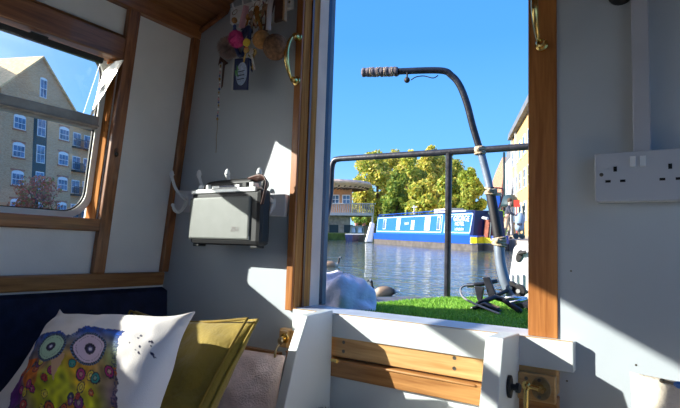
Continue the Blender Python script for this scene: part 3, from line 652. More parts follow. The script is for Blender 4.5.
# owl print
rng = random.Random(3)
def lerp(a, b, t): return tuple(a[i]+(b[i]-a[i])*t for i in range(3))
blobs = [(rng.uniform(.07,.70), rng.uniform(.40,0.95), rng.uniform(.012,.032), rng.choice([(.45,.03,.03),(.5,.08,.02),(.15,.02,.16),(.02,.03,.08),(.65,.5,.03),(.02,.25,.22),(.4,.02,.15)]), rng.random()) for _ in range(75)]
splats = [(rng.uniform(.76,.90), rng.uniform(.10,.32), rng.uniform(.004,.008)) for _ in range(11)]
def owl(u, v, side):
    base = (0.78,0.73,0.70)
    if side == 1: return base
    u = u-0.45*(v-0.13)
    n1 = noise.noise(Vector((u*14, v*14, 1)))*0.5+noise.noise(Vector((u*60, v*60, 2)))*0.5
    left = 0.055+0.016*n1; right = 0.715+0.020*n1+0.030*math.exp(-((v-0.13)/0.03)**2); top = 0.255-0.11*u+0.018*n1+0.04*math.exp(-((u-0.37)/0.06)**2)
    for sx, sy, sr in splats:
        if (u-sx)**2+(v-sy)**2 < sr*sr: return (0.02,0.02,0.06)
    if u < left or u > right or v < top: return base
    # background wash
    a = noise.noise(Vector((u*4.2, v*4.2, 7))); b2 = noise.noise(Vector((u*5, v*5, 17))); c3 = noise.noise(Vector((u*26, v*26, 4)))
    cen = math.exp(-(((u-0.46)/0.24)**2+((v-0.62)/0.28)**2))
    col = lerp((0.015,0.10,0.22), (0.10,0.02,0.20), min(1,max(0,0.5+1.6*a)))
    col = lerp(col, (0.02,0.22,0.24), min(0.8,max(0,b2*1.6)))
    col = lerp(col, (0.015,0.10,0.40), 0.75*min(1,max(0,(0.40-v)/0.12)))
    if u < 0.28: col = lerp(col, (0.14,0.015,0.12), 0.55*min(1,(v-0.2)*4) if v > .2 else 0)
    wm = min(1, max(0, cen*1.7+0.5*b2-0.1))
    col = lerp(col, lerp((0.66,0.34,0.02), (0.46,0.46,0.03), min(1,max(0,0.4+1.6*a))), wm)
    if b2 > 0.18 and v > .4: col = lerp(col, (0.55,0.12,0.02), 0.7)
    mean_ = sum(col)/3; col = tuple(max(0.004, (mean_+(k-mean_)*1.35)*(0.95+0.9*c3)) for k in col)
    for bx, by, r, cc, ph in blobs:
        d = math.hypot(u-bx, v-by)
        if d < r:
            q = d/r
            if q > 0.80: col = (0.015,0.012,0.03)
            elif q > 0.45: col = cc
            elif q > 0.33: col = (0.02,0.02,0.02)
            else: col = lerp(cc, (0.8,0.7,0.4), 0.5*ph)
    # beak
    bx, by = u-0.345, v-0.44
    if 0 < by+0.07 < 0.14 and abs(bx) < 0.045*(1-(by+0.07)/0.14): col = (0.62,0.36,0.20)
    for ex, ey, tint in ((0.264,0.335,(0.42,0.62,0.45)), (0.527,0.322,(0.66,0.52,0.66))):
        d = math.hypot((u-ex)/0.104, (v-ey)/0.080); an = math.atan2(v-ey, u-ex)
        if d < 1.12:
            if d > 1.0: col = (0.02,0.03,0.08) if math.sin(an*40) > -0.5 else (0.10,0.2,0.35)
            elif d > 0.95: col = (0.02,0.03,0.05)
            elif d > 0.82: col = tint
            elif d > 0.79: col = tuple(k*0.4 for k in tint)
            elif d > 0.36: col = tint
            elif d > 0.17: col = (0.015,0.01,0.04)
            elif d > 0.0: col = (0.7,0.7,0.75) if d < 0.10 else (0.12,0.10,0.3)
    # feet of scratchy strokes at the border
    if (u > right-0.03 or v < top+0.02) and noise.noise(Vector((u*120, v*120, 9))) > 0.05: col = lerp(col, (0.02,0.03,0.10), 0.8)
    return col
oTL, oTR = at(60,309,1.22), at(196,311,0.98)
oDV = Vector((0.137,-0.24,-0.285))
mb, nr = pillow(oTL, oTR, oDV, 0.135, 220, 1.0, 0.115, owl, 0.006, pw_=7)
one('owl_cushion', mb, M['owl'], 'white scatter cushion printed with a colourful big-eyed owl, front of the bench', 'cushion', oTL+oDV, smooth=True)
mTL, mTR = at(136,312,1.35), at(258,320,1.05); mDV = Vector((0.010,-0.237,-0.353))
ROOTL = mTL+mDV
cu = thing('mustard_cushion', 'mustard velvet cushion with dark piping behind the owl cushion', 'cushion', ROOTL)
mb, nr = pillow(mTL, mTR, mDV, 0.115, 60, 4.0, 0.09, None, 0.007); part('cover', mb, M['mustard'], cu, smooth=True)
for k, o_ in ((0, 0.0),(1, -0.035)):
    b = MB(); P = edge_loop(mTL, mTR, mDV, 0.09, 20, o_); P = [q+nr*(0.020 if k else 0.001) for q in P]; b.tube(P, 0.0035 if k == 0 else 0.003, 6, False); part('piping', b, M['mustardd'] if k else M['mustard'], cu, smooth=True)
pTR = Vector((-0.818,0.995,-0.268)); pTL = Vector((-1.24,0.995,-0.268)); pDV = Vector((0.035,-0.11,-0.27))
mb, nr = pillow(pTL, pTR, pDV, 0.10, 50, 9.0, 0.035, None, 0.004)
one('pink_cushion', mb, M['pink'], 'pale pink linen cushion against the bulkhead right of the mustard one', 'cushion', pTL+pDV, smooth=True)
cTL = at(630,372,0.78); cTR = cTL+Vector((0.43,-0.035,0.0)); cDV = Vector((0.0,-0.08,-0.37))
mb, nr = pillow(cTL, cTR, cDV, 0.10, 50, 13.0, 0.03, None, 0.004)
one('cream_cushion', mb, M['cream'], 'cream cushion in the sunny bottom right corner', 'cushion', cTL+cDV, smooth=True)
sd = thing('screwdriver', 'screwdriver with a blue handle lying on the cream cushion', 'screwdriver', at(670,382,0.77))
a0, a1, a2 = at(661,380.5,0.742), at(674.5,384,0.722), at(705,391,0.69)
b = MB(); b.tube([a0, a1], 0.0022, 8); b.tube([a0, a0+(a1-a0)*0.25], 0.0032, 8); part('shaft', b, M['screwm'], sd)
b = MB(); b.tube([a1, a1+(a2-a1)*0.1, a1+(a2-a1)*0.5, a2], [0.003,0.0048,0.0055,0.005], 10); part('handle', b, M['bluetool'], sd)
# ------------------------------------------------------------------ stern deck
ZD = -0.205
half = [(-1.36,1.16),(-1.35,1.45),(-1.28,1.72),(-1.165,1.92),(-0.98,2.17),(-0.80,2.35),(-0.60,2.47),(-0.40,2.52)]
poly = half+[(-0.8-x, y) for x, y in reversed(half[:-1])]
b = MB(); b.prism([(x,y,ZD-0.031) for x,y in poly], (0,0,0.027)); struct('deck', b, M['deck'], bevel=0.004, label='grey steel stern deck')
b = MB(); b.prism([(-0.4+(x+0.4)*0.985,1.16+(y-1.16)*0.985,-1.15) for x,y in poly], (0,0,0.913)); b.box(-1.5,X2+0.06,FY,1.16,-1.3,-1.2); struct('hull', b, M['navysteel'])
b = MB(); b.hexa([(-1.52,FY,-1.2),(-1.44,FY,-1.2),(-1.44,1.16,-1.2),(-1.52,1.16,-1.2),(-1.52,FY,-0.2),(-1.47,FY,-0.2),(-1.47,1.16,-0.2),(-1.52,1.16,-0.2)]); b.box(X2+0.06,X2+0.12,FY,1.16,-1.2,-0.2); struct('hull_side', b, M['navysteel'])
# artificial turf
turf_poly = [(-0.95,1.17),(-0.975,1.70),(-0.93,1.95),(-0.885,2.19),(-0.72,2.34),(-0.40,2.44),(0.0,2.36),(0.25,2.1),(0.3,1.17)]
def inpoly(x, y, P):
    r = False; j = len(P)-1
    for i in range(len(P)):
        if (P[i][1] > y) != (P[j][1] > y) and x < (P[j][0]-P[i][0])*(y-P[i][1])/(P[j][1]-P[i][1])+P[i][0]: r = not r
        j = i
    return r
b = MB(); b.prism([(x,y,ZD-0.005) for x,y in turf_poly], (0,0,0.006))
col = [(0.12,0.32,0.03)]*len(b.v)
n = 0
while n < 34000:
    x = random.uniform(-0.99,0.31); y = random.uniform(1.17,2.45)
    if x > -0.35 and random.random() < 0.75: continue
    if not inpoly(x, y, turf_poly): continue
    n += 1; h = random.uniform(0.004,0.010)*(1.35 if noise.noise(Vector((x*9,y*9,0))) > 0.12 else 1); a = random.uniform(0, 2*PI); w = 0.0020
    dx, dy = math.cos(a)*w, math.sin(a)*w; k = len(b.v); lx, ly = random.uniform(-.008,.008), random.uniform(-.008,.008)
    b.v += [Vector((x-dx,y-dy,ZD+0.000)), Vector((x+dx,y+dy,ZD+0.000)), Vector((x+lx,y+ly,ZD+0.000+h))]; b.f.append((k,k+1,k+2))
    g = random.uniform(0.75,1.25); c = random.choice([(0.22,0.46,0.04),(0.30,0.55,0.07),(0.14,0.36,0.03)]); c = tuple(q*g for q in c); col += [c,c,c]
b.c = col
one('artificial_turf', b, M['grassv'], 'bright green artificial turf laid on the stern deck', 'turf', (-0.4,1.7,ZD), kind='stuff')
# rail
rl = thing('deck_rail', 'black tubular safety rail around the stern deck', 'rail', (-0.87,2.15,ZD))
P = spline([(-1.32,1.40,ZD-0.004),(-1.40,1.66,-0.10),(-1.47,2.02,0.10),(-1.505,2.135,0.25),(-1.510,2.148,0.40),(-1.500,2.150,0.445),(-1.475,2.15,0.456),(-1.38,2.15,0.456),(-0.87,2.15,0.446),(-0.4,2.15,0.440),(0.2,2.15,0.436),(0.5,2.13,0.42),(0.56,2.03,0.3),(0.53,1.7,-0.05),(0.52,1.45,ZD-0.004)],6)
b = MB(); b.tube(P, 0.0150, 12); part('top_rail', b, M['blackm'], rl, smooth=True)
for (x, y, zt) in ((-0.868,2.15,0.44),(0.07,2.15,0.43)):
    b = MB(); b.tube([(x,y,ZD-0.004),(x,y,ZD+0.006),(x,y,ZD+0.007),(x,y,zt)], [0.024,0.024,0.0145,0.0145], 12); part('post', b, M['blackm'], rl)
# tiller
tl = thing('tiller', 'swan-neck steel tiller with a rope bound grip curving over the stern deck', 'tiller', (-0.53,2.02,ZD))
def ty(px, py, Y): q = at(px, py, 1.0); return q*(Y/q.y)
TP = [ty(397,71.5,1.86),ty(440,70.5,1.93),ty(452,76,1.95),ty(460,86,1.96),ty(467,104,1.97),ty(473,127,1.98),ty(480,150,1.99)]
b = MB(); P = spline(TP, 6); b.tube(P, 0.0138, 14); part('upper_tube', b, M['blackm'], tl, smooth=True)
P = spline([ty(480,149,1.99),ty(487,176,2.0),ty(490,190,2.0)],5); b = MB(); b.tube(P, 0.0150, 14); part('middle_tube', b, M['tillergrey'], tl, smooth=True)
P = spline([ty(489.5,188,2.0),ty(493,207,2.0),ty(499,241,2.0)],5); b = MB(); b.tube(P, 0.0185, 14); part('sleeve', b, M['black'], tl, smooth=True)
P = spline([ty(499,240,2.0),ty(500.5,262,2.0),ty(505,281,2.0),ty(512,296,2.0),ty(521,304,1.99),ty(534,309,1.98)],6); b = MB(); b.tube(P, 0.0200, 14); part('lower_tube', b, M['tillergrey'], tl, smooth=True)
b = MB(); b.tube([ty(512,303,1.98),ty(534,307,1.98)], 0.026, 12); part('rudder_clamp', b, M['blackm'], tl)
g0, g1 = ty(361.5,72.5,1.80), ty(398,71.5,1.86)
b = MB(); n = 60; P = [g0+(g1-g0)*i/n for i in range(n+1)]
b.tube(P, [0.0175+0.0028*abs(math.sin(i*PI/7.5)) - (0.007 if i in (0,) else 0.002 if i in (1,) else 0) for i in range(n+1)], 14); part('grip', b, M['grip'], tl, smooth=True)
b = MB()
for s in (-1,1):
    b.tube([g0+(g1-g0)*t+Vector((0,math.cos(s*t*32),math.sin(s*t*32)))*0.0195 for t in np.linspace(0.2,0.98,70)], 0.0022, 6)
part('grip_cord', b, M['rope'], tl, smooth=True)
bl = thing('bell', 'small dark bell with a wire clipped under the tiller arm', 'bell', ty(407,80,1.87))
b = MB(); c = ty(407,80,1.87); b.sphere(c, 0.0125, 12, 8); b.tube([c, c+Vector((0,0,0.035))], 0.004, 8); part('bell_body', b, M['black'], bl, smooth=True)
b = MB(); b.tube(spline([ty(411,80,1.87),ty(416,77,1.88),ty(424,76,1.90),ty(433,78,1.91),ty(438,75.5,1.93)],6), 0.0022, 6); part('wire', b, M['black'], bl, smooth=True)
def tie(px, py, Y, r, label, n=7):
    c = ty(px, py, Y); b = MB()
    for k in range(n):
        z = c.z+(k-n/2)*0.006; tl_ = random.uniform(-0.4,0.4)
        P = [Vector((c.x+r*math.cos(a), c.y+r*math.sin(a), z+tl_*r*math.cos(a))) for a in np.linspace(0,2*PI,18)]
        b.tube(P, 0.0045, 6, False)
    b.sphere(c+Vector((0,-r,0)), 0.011, 8, 6)
    one('rope_lashing', b, M['rope'], label, 'rope', c, smooth=True, group='rope lashings on the tiller')
tie(480,150,1.99,0.019,'hemp rope lashing tying the tiller to the black rail',5)
tie(491,191,2.0,0.021,'rope lashing at the top of the black sleeve on the tiller',4)
tie(499,241,2.0,0.024,'rope lashing at the bottom of the black sleeve on the tiller',5)
b = MB(); q = [ty(487,189,2.02),ty(498,188,2.03),ty(503,190,2.03),ty(502,198,2.02),ty(499,208,2.0)]; b.tube(spline(q,5), 0.003, 6); one('loose_cord', b, mat('faded_red_cord',(0.55,0.12,0.10),0.8), 'faded red cord hanging from the tiller sleeve', 'cord', q[0], smooth=True)
# lilac bundle and dark cloth
def dxy(px, Y, z): q = at(px, 200, 1.0); return Vector((q.x*Y/q.y, Y, z))
def cloth_lump(c, sx, sy, sz, seed, seg=48, rings=24):
    mb = MB(); c = Vector(c)
    for i in range(rings+1):
        t = PI/2*i/rings
        for k in range(seg):
            a = 2*PI*k/seg; d = Vector((math.cos(t)*math.cos(a), math.cos(t)*math.sin(a), math.sin(t)))
            q = 1+0.28*noise.noise(d*1.6+Vector((seed,0,0)))+0.09*noise.noise(d*3.4+Vector((seed,3,0)))+0.035*math.sin(a*9+3*math.sin(t*4)+seed)
            mb.v.append(c+Vector((d.x*sx*q, d.y*sy*q, max(0,d.z)**(1.5 if seed == 2.0 else 0.9)*sz*q)))
    for i in range(rings):
        for k in range(seg): mb.f.append((i*seg+k, i*seg+(k+1)%seg, (i+1)*seg+(k+1)%seg, (i+1)*seg+k))
    return mb
c = Vector((-0.99,1.50,ZD-0.004))
mb = cloth_lump(c, 0.130, 0.10, 0.135, 2.0); one('lilac_bundle', mb, M['lilac'], 'rumpled lilac cloth bundle just outside the doorway on the left', 'cloth', c, smooth=True)
c = Vector((-1.23,1.72,ZD-0.004)); mb = cloth_lump(c, 0.11, 0.10, 0.080, 8.0); one('purple_cloth', mb, M['violet'], 'dark violet crumpled cloth behind the lilac bundle', 'cloth', c, smooth=True)
# white can
wc = thing('water_can', 'white plastic can with a dark oval handle hole at the right of the deck', 'can', (-0.60,2.36,ZD))
CY = 2.25
b = MB(); b.prism([ty(x,y,CY) for x,y in ((506.5,299),(508,285),(511.5,262),(513.5,248),(517,244.5),(535,243),(543,249),(546,262),(548,299))], (0,0.11,0)); part('body', b, M['bwhite'], wc, bevel=0.006)
hc = ty(519.5,256,CY)
b = MB(); b.prism([(hc.x+0.014*math.cos(a)+0.006*math.sin(a),CY+0.001,hc.z+0.026*math.sin(a)) for a in np.linspace(0,2*PI,22,endpoint=False)], (0,-0.006,0)); part('handle_hole', b, M['black'], wc, bevel=0.002)
b = MB(); b.tube([hc+Vector((0.0,-0.012,0.010)),hc+Vector((0.03,-0.014,0.018))],0.008,10); part('grip_peg', b, M['seal'], wc)
for x in (511,516,522):
    q0 = ty(x,285,CY); b = MB(); b.box(q0.x,q0.x+0.007,CY-0.008,CY+0.001,q0.z-0.03,q0.z+0.045); part('rib', b, M['plate'], wc, bevel=0.002)
# folded trolley
tr = thing('folded_trolley', 'folded black metal trolley of crossing tubes lying on the turf beside the tiller', 'trolley', (-0.66,1.9,ZD))
def td(px, py, Y): return ty(px, py, Y)
def tubep(name, pts, r, m='blackm', seg=8):
    b = MB(); b.tube(pts, r, seg); part(name, b, M[m], tr, smooth=True)
tubep('cross_bar', [td(467,285.5,1.90),td(482,284,1.92),td(497,281,1.95)], 0.0085)
tubep('frame_tube', [td(478,304,1.80),td(494,297,1.88),td(504,300,1.9),td(520,311,1.8)], 0.010)
tubep('frame_tube', [td(473,309,1.78),td(485,304,1.8),td(500,312,1.76)], 0.008)
tubep('frame_tube', [td(486,301,1.9),td(506,291,1.98),td(527,292,2.05)], 0.008)
tubep('wheel_axle', [td(505,298,1.88),td(527,298,1.92)], 0.006, 'steel')
tubep('frame_tube', [td(510,303,1.85),td(527,299,1.88)], 0.006, 'steel')
for pts in (((474,286),(484,287),(481,303),(477,300)), ((482,277),(489,277),(497,297),(489,299))):
    b = MB(); b.prism([td(x,y,1.89) for x,y in pts], (0,0.014,0)); part('blade', b, M['blackm'], tr, bevel=0.003)
b = MB(); b.prism([td(x,y,1.80) for x,y in ((470,308),(480,303),(494,309),(492,313),(472,312))], (0,0.08,0)); part('foot_plate', b, M['blackm'], tr, bevel=0.002)
for (px_, py_) in ((511,288),(519,291)):
    b = MB(); c = td(px_,py_,2.0); b.tube([c-Vector((0.0,0.012,0)), c+Vector((0,0.012,0))], 0.026, 18); part('wheel', b, M['seal'], tr, bevel=0.003)
    b = MB(); b.tube([c-Vector((0.0,0.015,0)), c+Vector((0,0.015,0))], 0.008, 12); part('hub', b, M['silverp'], tr)
b = MB(); b.tube(spline([td(474,285,1.86),td(464,286,1.84),td(460.5,290,1.82),td(463,297,1.80),td(473,303,1.77),td(487,309,1.74),td(500,314,1.71)],6), 0.0038, 8); one('cable_loop', b, mat('grey_cable',(0.20,0.20,0.22),0.5), 'thin grey cable looping over the trolley to the turf', 'cable', (-0.75,1.8,ZD), smooth=True)

# ------------------------------------------------------------------ outside world
def water_mat():
    m, t, b = nt('canal_water'); N = t.nodes; L = t.links
    b.inputs['Base Color'].default_value = (0.06,0.09,0.09,1); b.inputs['Roughness'].default_value = 0.03; b.inputs['IOR'].default_value = 1.33
    b.inputs['Specular IOR Level'].default_value = 0.8
    tc = N.new('ShaderNodeTexCoord'); mp = N.new('ShaderNodeMapping'); mp.inputs['Rotation'].default_value = (0,0,math.radians(25)); mp.inputs['Scale'].default_value = (1.0,2.6,1)
    L.new(tc.outputs['Object'], mp.inputs['Vector'])
    n1 = N.new('ShaderNodeTexNoise'); n1.inputs['Scale'].default_value = 1.1; n1.inputs['Detail'].default_value = 3; n1.inputs['Distortion'].default_value = 0.6
    n2 = N.new('ShaderNodeTexNoise'); n2.inputs['Scale'].default_value = 6.5; n2.inputs['Detail'].default_value = 2
    L.new(mp.outputs[0], n1.inputs['Vector']); L.new(mp.outputs[0], n2.inputs['Vector'])
    ad = N.new('ShaderNodeMath'); ad.operation = 'MULTIPLY_ADD'; ad.inputs[1].default_value = 0.16; L.new(n2.outputs['Fac'], ad.inputs[0]); L.new(n1.outputs['Fac'], ad.inputs[2])
    bp = N.new('ShaderNodeBump'); bp.inputs['Strength'].default_value = 0.50; bp.inputs['Distance'].default_value = 0.07
    L.new(ad.outputs[0], bp.inputs['Height']); L.new(bp.outputs['Normal'], b.inputs['Normal'])
    return m
WMAT = water_mat()
b = MB()
z = 0.0; G = 160
b.add([(-G,-G,z),(-1.60,-G,z),(-1.60,G,z),(-G,G,z)], [(0,1,2,3)])
b.add([(0.75,-G,z),(G,-G,z),(G,G,z),(0.75,G,z)], [(0,1,2,3)])
b.add([(-1.60,1.22,z),(0.75,1.22,z),(0.75,G,z),(-1.60,G,z)], [(0,1,2,3)])
b.add([(-1.60,-G,z),(0.75,-G,z),(0.75,-2.4,z),(-1.60,-2.4,z)], [(0,1,2,3)])
struct('canal_water', b, WMAT, fr=WM)
X = dict(
 stone = mat('quay_stone', (0.42,0.38,0.31), 0.9, var=0.25, scale=3, bump=0.3, bscale=10),
 path = mat('towpath', (0.44,0.40,0.34), 0.95, var=0.12, scale=1),
 bank = mat('bank_grass', (0.10,0.16,0.03), 0.95, var=0.4, scale=1.5),
 tanb = brick('yellow_brick', (0.62,0.34,0.16), (0.76,0.48,0.27), (0.50,0.38,0.28)),
 tanc = mat('tan_render', (0.74,0.58,0.34), 0.9, var=0.05, scale=1),
 tanp = mat('pale_tan_render', (0.60,0.38,0.15), 0.9, var=0.04, scale=1),
 redb = brick('red_brick', (0.42,0.15,0.09), (0.50,0.21,0.12), (0.45,0.34,0.28)),
 orangeb = brick('orange_brick', (0.72,0.30,0.12), (0.80,0.40,0.18), (0.5,0.40,0.3)),
 slate = mat('slate_roof', (0.13,0.145,0.17), 0.8, var=0.25, scale=2),
 tile = mat('tan_roof_tile', (0.85,0.58,0.30), 0.9, var=0.15, scale=3),
 wframe = mat('white_window_frame', (0.85,0.87,0.90), 0.4, var=0.01),
 pane = mat('sky_lit_pane', (0.10,0.19,0.33), 0.08, 0.0, var=0.5, scale=1.5),
 dark = mat('dark_cladding', (0.02,0.05,0.06), 0.6),
 greyr = mat('grey_render', (0.46,0.49,0.52), 0.8),
 cabin = mat('bright_blue_cabin_paint', (0.025,0.145,0.42), 0.3, var=0.03, scale=2, coat=0.4),
 hullb = mat('royal_blue_hull_paint', (0.012,0.075,0.42), 0.3, var=0.05, scale=2, coat=0.4),
 navyp = mat('navy_cabin_end_paint', (0.008,0.016,0.075), 0.3),
 hullk = mat('weathered_black_hull', (0.085,0.075,0.07), 0.7, var=0.3, scale=4),
 yel = mat('bright_yellow_paint', (0.85,0.68,0.02), 0.35, var=0.03),
 cratch = mat('reddish_cratch_wood', (0.20,0.055,0.03), 0.5, var=0.4, scale=12),
 beige = mat('beige_roof_box', (0.60,0.53,0.42), 0.7),
 redc = mat('red_sign', (0.62,0.05,0.03), 0.5),
 skin = mat('skin', (0.62,0.38,0.28), 0.6),
 jacket = mat('dark_grey_jacket', (0.045,0.05,0.075), 0.8),
 trousers = mat('beige_trousers', (0.50,0.36,0.24), 0.8),
 hair = mat('brown_hair', (0.08,0.045,0.025), 0.8),
 pram = mat('pale_blue_pushchair_fabric', (0.27,0.38,0.50), 0.7),
 fence = mat('pale_timber_fence', (0.50,0.40,0.28), 0.85, var=0.2, scale=6),
 fascia = mat('pale_timber_fascia', (0.80,0.60,0.46), 0.7, var=0.2, scale=2),  # the timber's own pale pinkish tan, varied at random
 bark = mat('tree_bark', (0.16,0.11,0.07), 0.95, var=0.3, scale=8),
)
# banks
def ground(name, pts, z0, z1, m): b = MB(); b.prism([(x,y,z0) for x,y in pts], (0,0,z1-z0)); return struct(name, b, m, fr=WM)
q1, q2, q3 = wp(488,24), wp(512,21), wp(560,13)
ground('quay_right', [(q1.x,q1.y),(q2.x,q2.y),(q3.x,q3.y),(30,10),(60,60),(10,120),(-30,110),(wp(470,60).x,wp(470,60).y)], -0.5, 0.40, X['stone'])
b1_, b2_ = wp(330,40), wp(470,38)
ground('bank_back', [(wp(318,37).x,wp(318,37).y),(wp(355,40).x,wp(355,40).y),(wp(400,42).x,wp(400,42).y),(wp(470,34).x,wp(470,34).y),(wp(490,60).x,wp(490,60).y),(wp(440,120).x,wp(440,120).y),(wp(300,120).x,wp(300,120).y)], -0.5, 0.45, X['bank'])
ground('bank_left', [(wp(-40,42).x,wp(-40,42).y),(wp(100,50).x,wp(100,50).y),(wp(300,60).x,wp(300,60).y),(wp(300,140).x,wp(300,140).y),(wp(-60,140).x,wp(-60,140).y)], -0.5, 0.42, X['path'])

# ---- blue narrowboat
d = Vector((0.784,-0.62,0)).normalized(); n_ = Vector((0.62,0.784,0)).normalized(); O = wp(372,28.65); O.z = 0
def bb(a, w, z): return O+d*a+n_*w+Vector((0,0,z))
def a_of(px, w=0.0):
    r = wdir(px); r = Vector((r[0],r[1],0)); o = O+n_*w
    # solve r*s = o + d*a
    det = r.x*(-d.y)-r.y*(-d.x); s = (o.x*(-d.y)-o.y*(-d.x))/det; return ((r*s)-o).dot(d)
aL, aC, aB = 0.0, a_of(473,0.1), a_of(497,0.8)
nb = thing('blue_narrowboat', 'bright blue narrowboat with a yellow bow band moored across the canal', 'boat', bb(5,1,0), fr=WM)
def plank(mb, a0, a1, w0, w1, z0, z1, tw=0):
    return mb.hexa([bb(a0,w0,z0),bb(a1,w0,z0),bb(a1,w1,z0),bb(a0,w1,z0),bb(a0,w0+tw,z1),bb(a1,w0+tw,z1),bb(a1,w1-tw,z1),bb(a0,w1-tw,z1)])
def hullring(mb, z0, z1, out=0.0, a0=None):
    def outline(z, o):
        P = [(aL-0.2,0.5),(aL-0.1,0.2),(aL+0.3,-o),(aC+0.1,-o),(aC+(aB-aC)*0.5,0.14-o),(aB-0.4,0.50-o*0.5),(aB+z*0.35,0.8),(aB-0.4,1.10+o*0.5),(aC+(aB-aC)*0.5,1.46+o),(aC+0.1,1.6+o),(aL+0.3,1.6+o),(aL-0.1,1.4),(aL-0.2,1.1)]
        return [bb(a, w, z) for a, w in P]
    mb.loft([outline(z0,out), outline(z1,out)]); return mb
b = MB(); hullring(b, -0.4, 0.24); part('lower_hull', b, X['hullk'], nb)
b = MB(); hullring(b, 0.24, 0.56, 0.02); part('upper_hull', b, X['hullb'], nb)
b = MB()
a0 = a_of(471)
P0 = [(a0,-0.035),(aC+0.15,-0.035),(aC+(aB-aC)*0.5,0.105),(aB-0.4,0.47),(aB+0.15,0.8)]
for i in range(len(P0)-1):
    b.hexa([bb(*P0[i],0.27),bb(*P0[i+1],0.27),bb(P0[i+1][0],P0[i+1][1]+0.06,0.27),bb(P0[i][0],P0[i][1]+0.06,0.27),bb(*P0[i],0.50),bb(*P0[i+1],0.50+0.04*(i>1)),bb(P0[i+1][0],P0[i+1][1]+0.06,0.50),bb(P0[i][0],P0[i][1]+0.06,0.50)])
part('bow_band', b, X['yel'], nb, label='bright yellow band at the bow')
b = MB(); plank(b, aL+0.35, a_of(469.5,0.1), 0.1, 1.5, 0.56, 1.44, 0.10); part('cabin_side', b, X['cabin'], nb)
b = MB(); plank(b, a_of(469.5,0.1), aC, 0.1, 1.5, 0.56, 1.50, 0.10)
b.v[-7] += Vector((0,0,0)); part('cabin_end', b, X['navyp'], nb, label='dark navy end wall of the cabin')
b = MB(); plank(b, aL+0.3, aC-0.1, 0.17, 1.43, 1.44, 1.48, 0.05); part('roof', b, X['navyp'], nb)
b = MB(); 
for w in (0.22,):
    b.tube([bb(aL+0.5,w,1.55), bb(a_of(440),w,1.57)], 0.02, 6)
    for k in range(9): b.tube([bb(aL+0.6+k*0.95,w,1.46), bb(aL+0.6+k*0.95,w,1.55)], 0.015, 6)
part('handrail', b, X['hullb'], nb)
b = MB(); plank(b, a_of(434,0.5), a_of(451,0.5), 0.5, 1.1, 1.48, 1.68, 0.0); part('roof_box', b, X['beige'], nb)
b = MB(); plank(b, a_of(452,0.5), a_of(466,0.5), 0.5, 0.9, 1.48, 1.56, 0.0); part('roof_plank', b, X['greyr'], nb)
b = MB(); b.tube([bb(a_of(396),1.0,1.48), bb(a_of(396),1.0,2.0)], 0.04, 8); b.tube([bb(a_of(394),1.0,1.9), bb(a_of(399),1.0,1.9)], 0.02, 6); part('aerial', b, X['greyr'], nb)
b = MB(); b.tube([bb(a_of(386),1.2,1.48), bb(a_of(386),1.2,1.80)], 0.06, 10); part('chimney', b, X['dark'], nb)
for px_, w, za, zb, mk in ((383,2.6,0.78,1.30,'p'),(396.7,3.6,0.74,1.34,'w'),(411,3.0,0.76,1.20,'w'),(425.6,5.2,0.74,1.34,'w'),(436.8,3.2,0.76,1.32,'p')):
    aa = a_of(px_,0.05); hw = (a_of(px_+w/2,0.05)-a_of(px_-w/2,0.05))/2
    def pan(mb, k, o):
        y0 = 0.10+0.10*(za-0.56)/0.88; y1 = 0.10+0.10*(zb-0.56)/0.88
        mb.hexa([bb(aa-hw*k,y0-o,za+(1-k)*.1),bb(aa+hw*k,y0-o,za+(1-k)*.1),bb(aa+hw*k,y0+.02,za+(1-k)*.1),bb(aa-hw*k,y0+.02,za+(1-k)*.1),bb(aa-hw*k,y1-o,zb-(1-k)*.1),bb(aa+hw*k,y1-o,zb-(1-k)*.1),bb(aa+hw*k,y1+.02,zb-(1-k)*.1),bb(aa-hw*k,y1+.02,zb-(1-k)*.1)]); return mb
    wdw = part('window', pan(MB(),1,0.02), X['wframe'], nb)
    part('pane', pan(MB(),0.72,0.035), X['pane'] if mk == 'p' else mat('pale_curtained_pane',(0.55,0.62,0.68),0.3), wdw)
# panel line borders on the cabin side
def line(mb, a0, z0, a1, z1, t=0.022):
    f = lambda z: 0.085+0.10*(z-0.56)/0.88
    if abs(z1-z0) < abs(a1-a0): mb.hexa([bb(a0,f(z0)-.01,z0-t),bb(a1,f(z1)-.01,z1-t),bb(a1,f(z1)+.03,z1-t),bb(a0,f(z0)+.03,z0-t),bb(a0,f(z0)-.01,z0+t),bb(a1,f(z1)-.01,z1+t),bb(a1,f(z1)+.03,z1+t),bb(a0,f(z0)+.03,z0+t)])
    else: mb.hexa([bb(a0-t,f(z0)-.01,z0),bb(a0+t,f(z0)-.01,z0),bb(a0+t,f(z0)+.03,z0),bb(a0-t,f(z0)+.03,z0),bb(a1-t,f(z1)-.01,z1),bb(a1+t,f(z1)-.01,z1),bb(a1+t,f(z1)+.03,z1),bb(a1-t,f(z1)+.03,z1)])
paleline = mat('pale_blue_coachline',(0.45,0.68,0.82),0.4)
b = MB(); ea, eb = a_of(442), a_of(467.5)
line(b, ea,0.66,eb,0.66); line(b, ea,1.38,eb+0.10,1.38); line(b, ea,0.66,ea,1.38); line(b, eb,0.66,eb+0.10,1.38)
line(b, aL+0.5,0.66,ea-0.25,0.66); line(b, aL+0.5,1.38,ea-0.25,1.38); line(b, aL+0.5,0.66,aL+0.5,1.38); line(b, ea-0.25,0.66,ea-0.25,1.38)
part('coachline', b, paleline, nb)
am = (ea+eb)/2+0.12
wl_ = mat('cream_signwriting',(0.80,0.84,0.80),0.5)
tz = (Vector((0,0,1))+n_*0.113).normalized()
text_part('name_lettering', 'ST GEORGE', 0.30, wl_, nb, bb(am,0.075+0.10*0.62,1.12), d, tz, 0.02, bend=0.06)
text_part('name_lettering', 'HOTEL', 0.22, wl_, nb, bb(am+0.1,0.078+0.10*0.4,0.93), d, tz, 0.02)
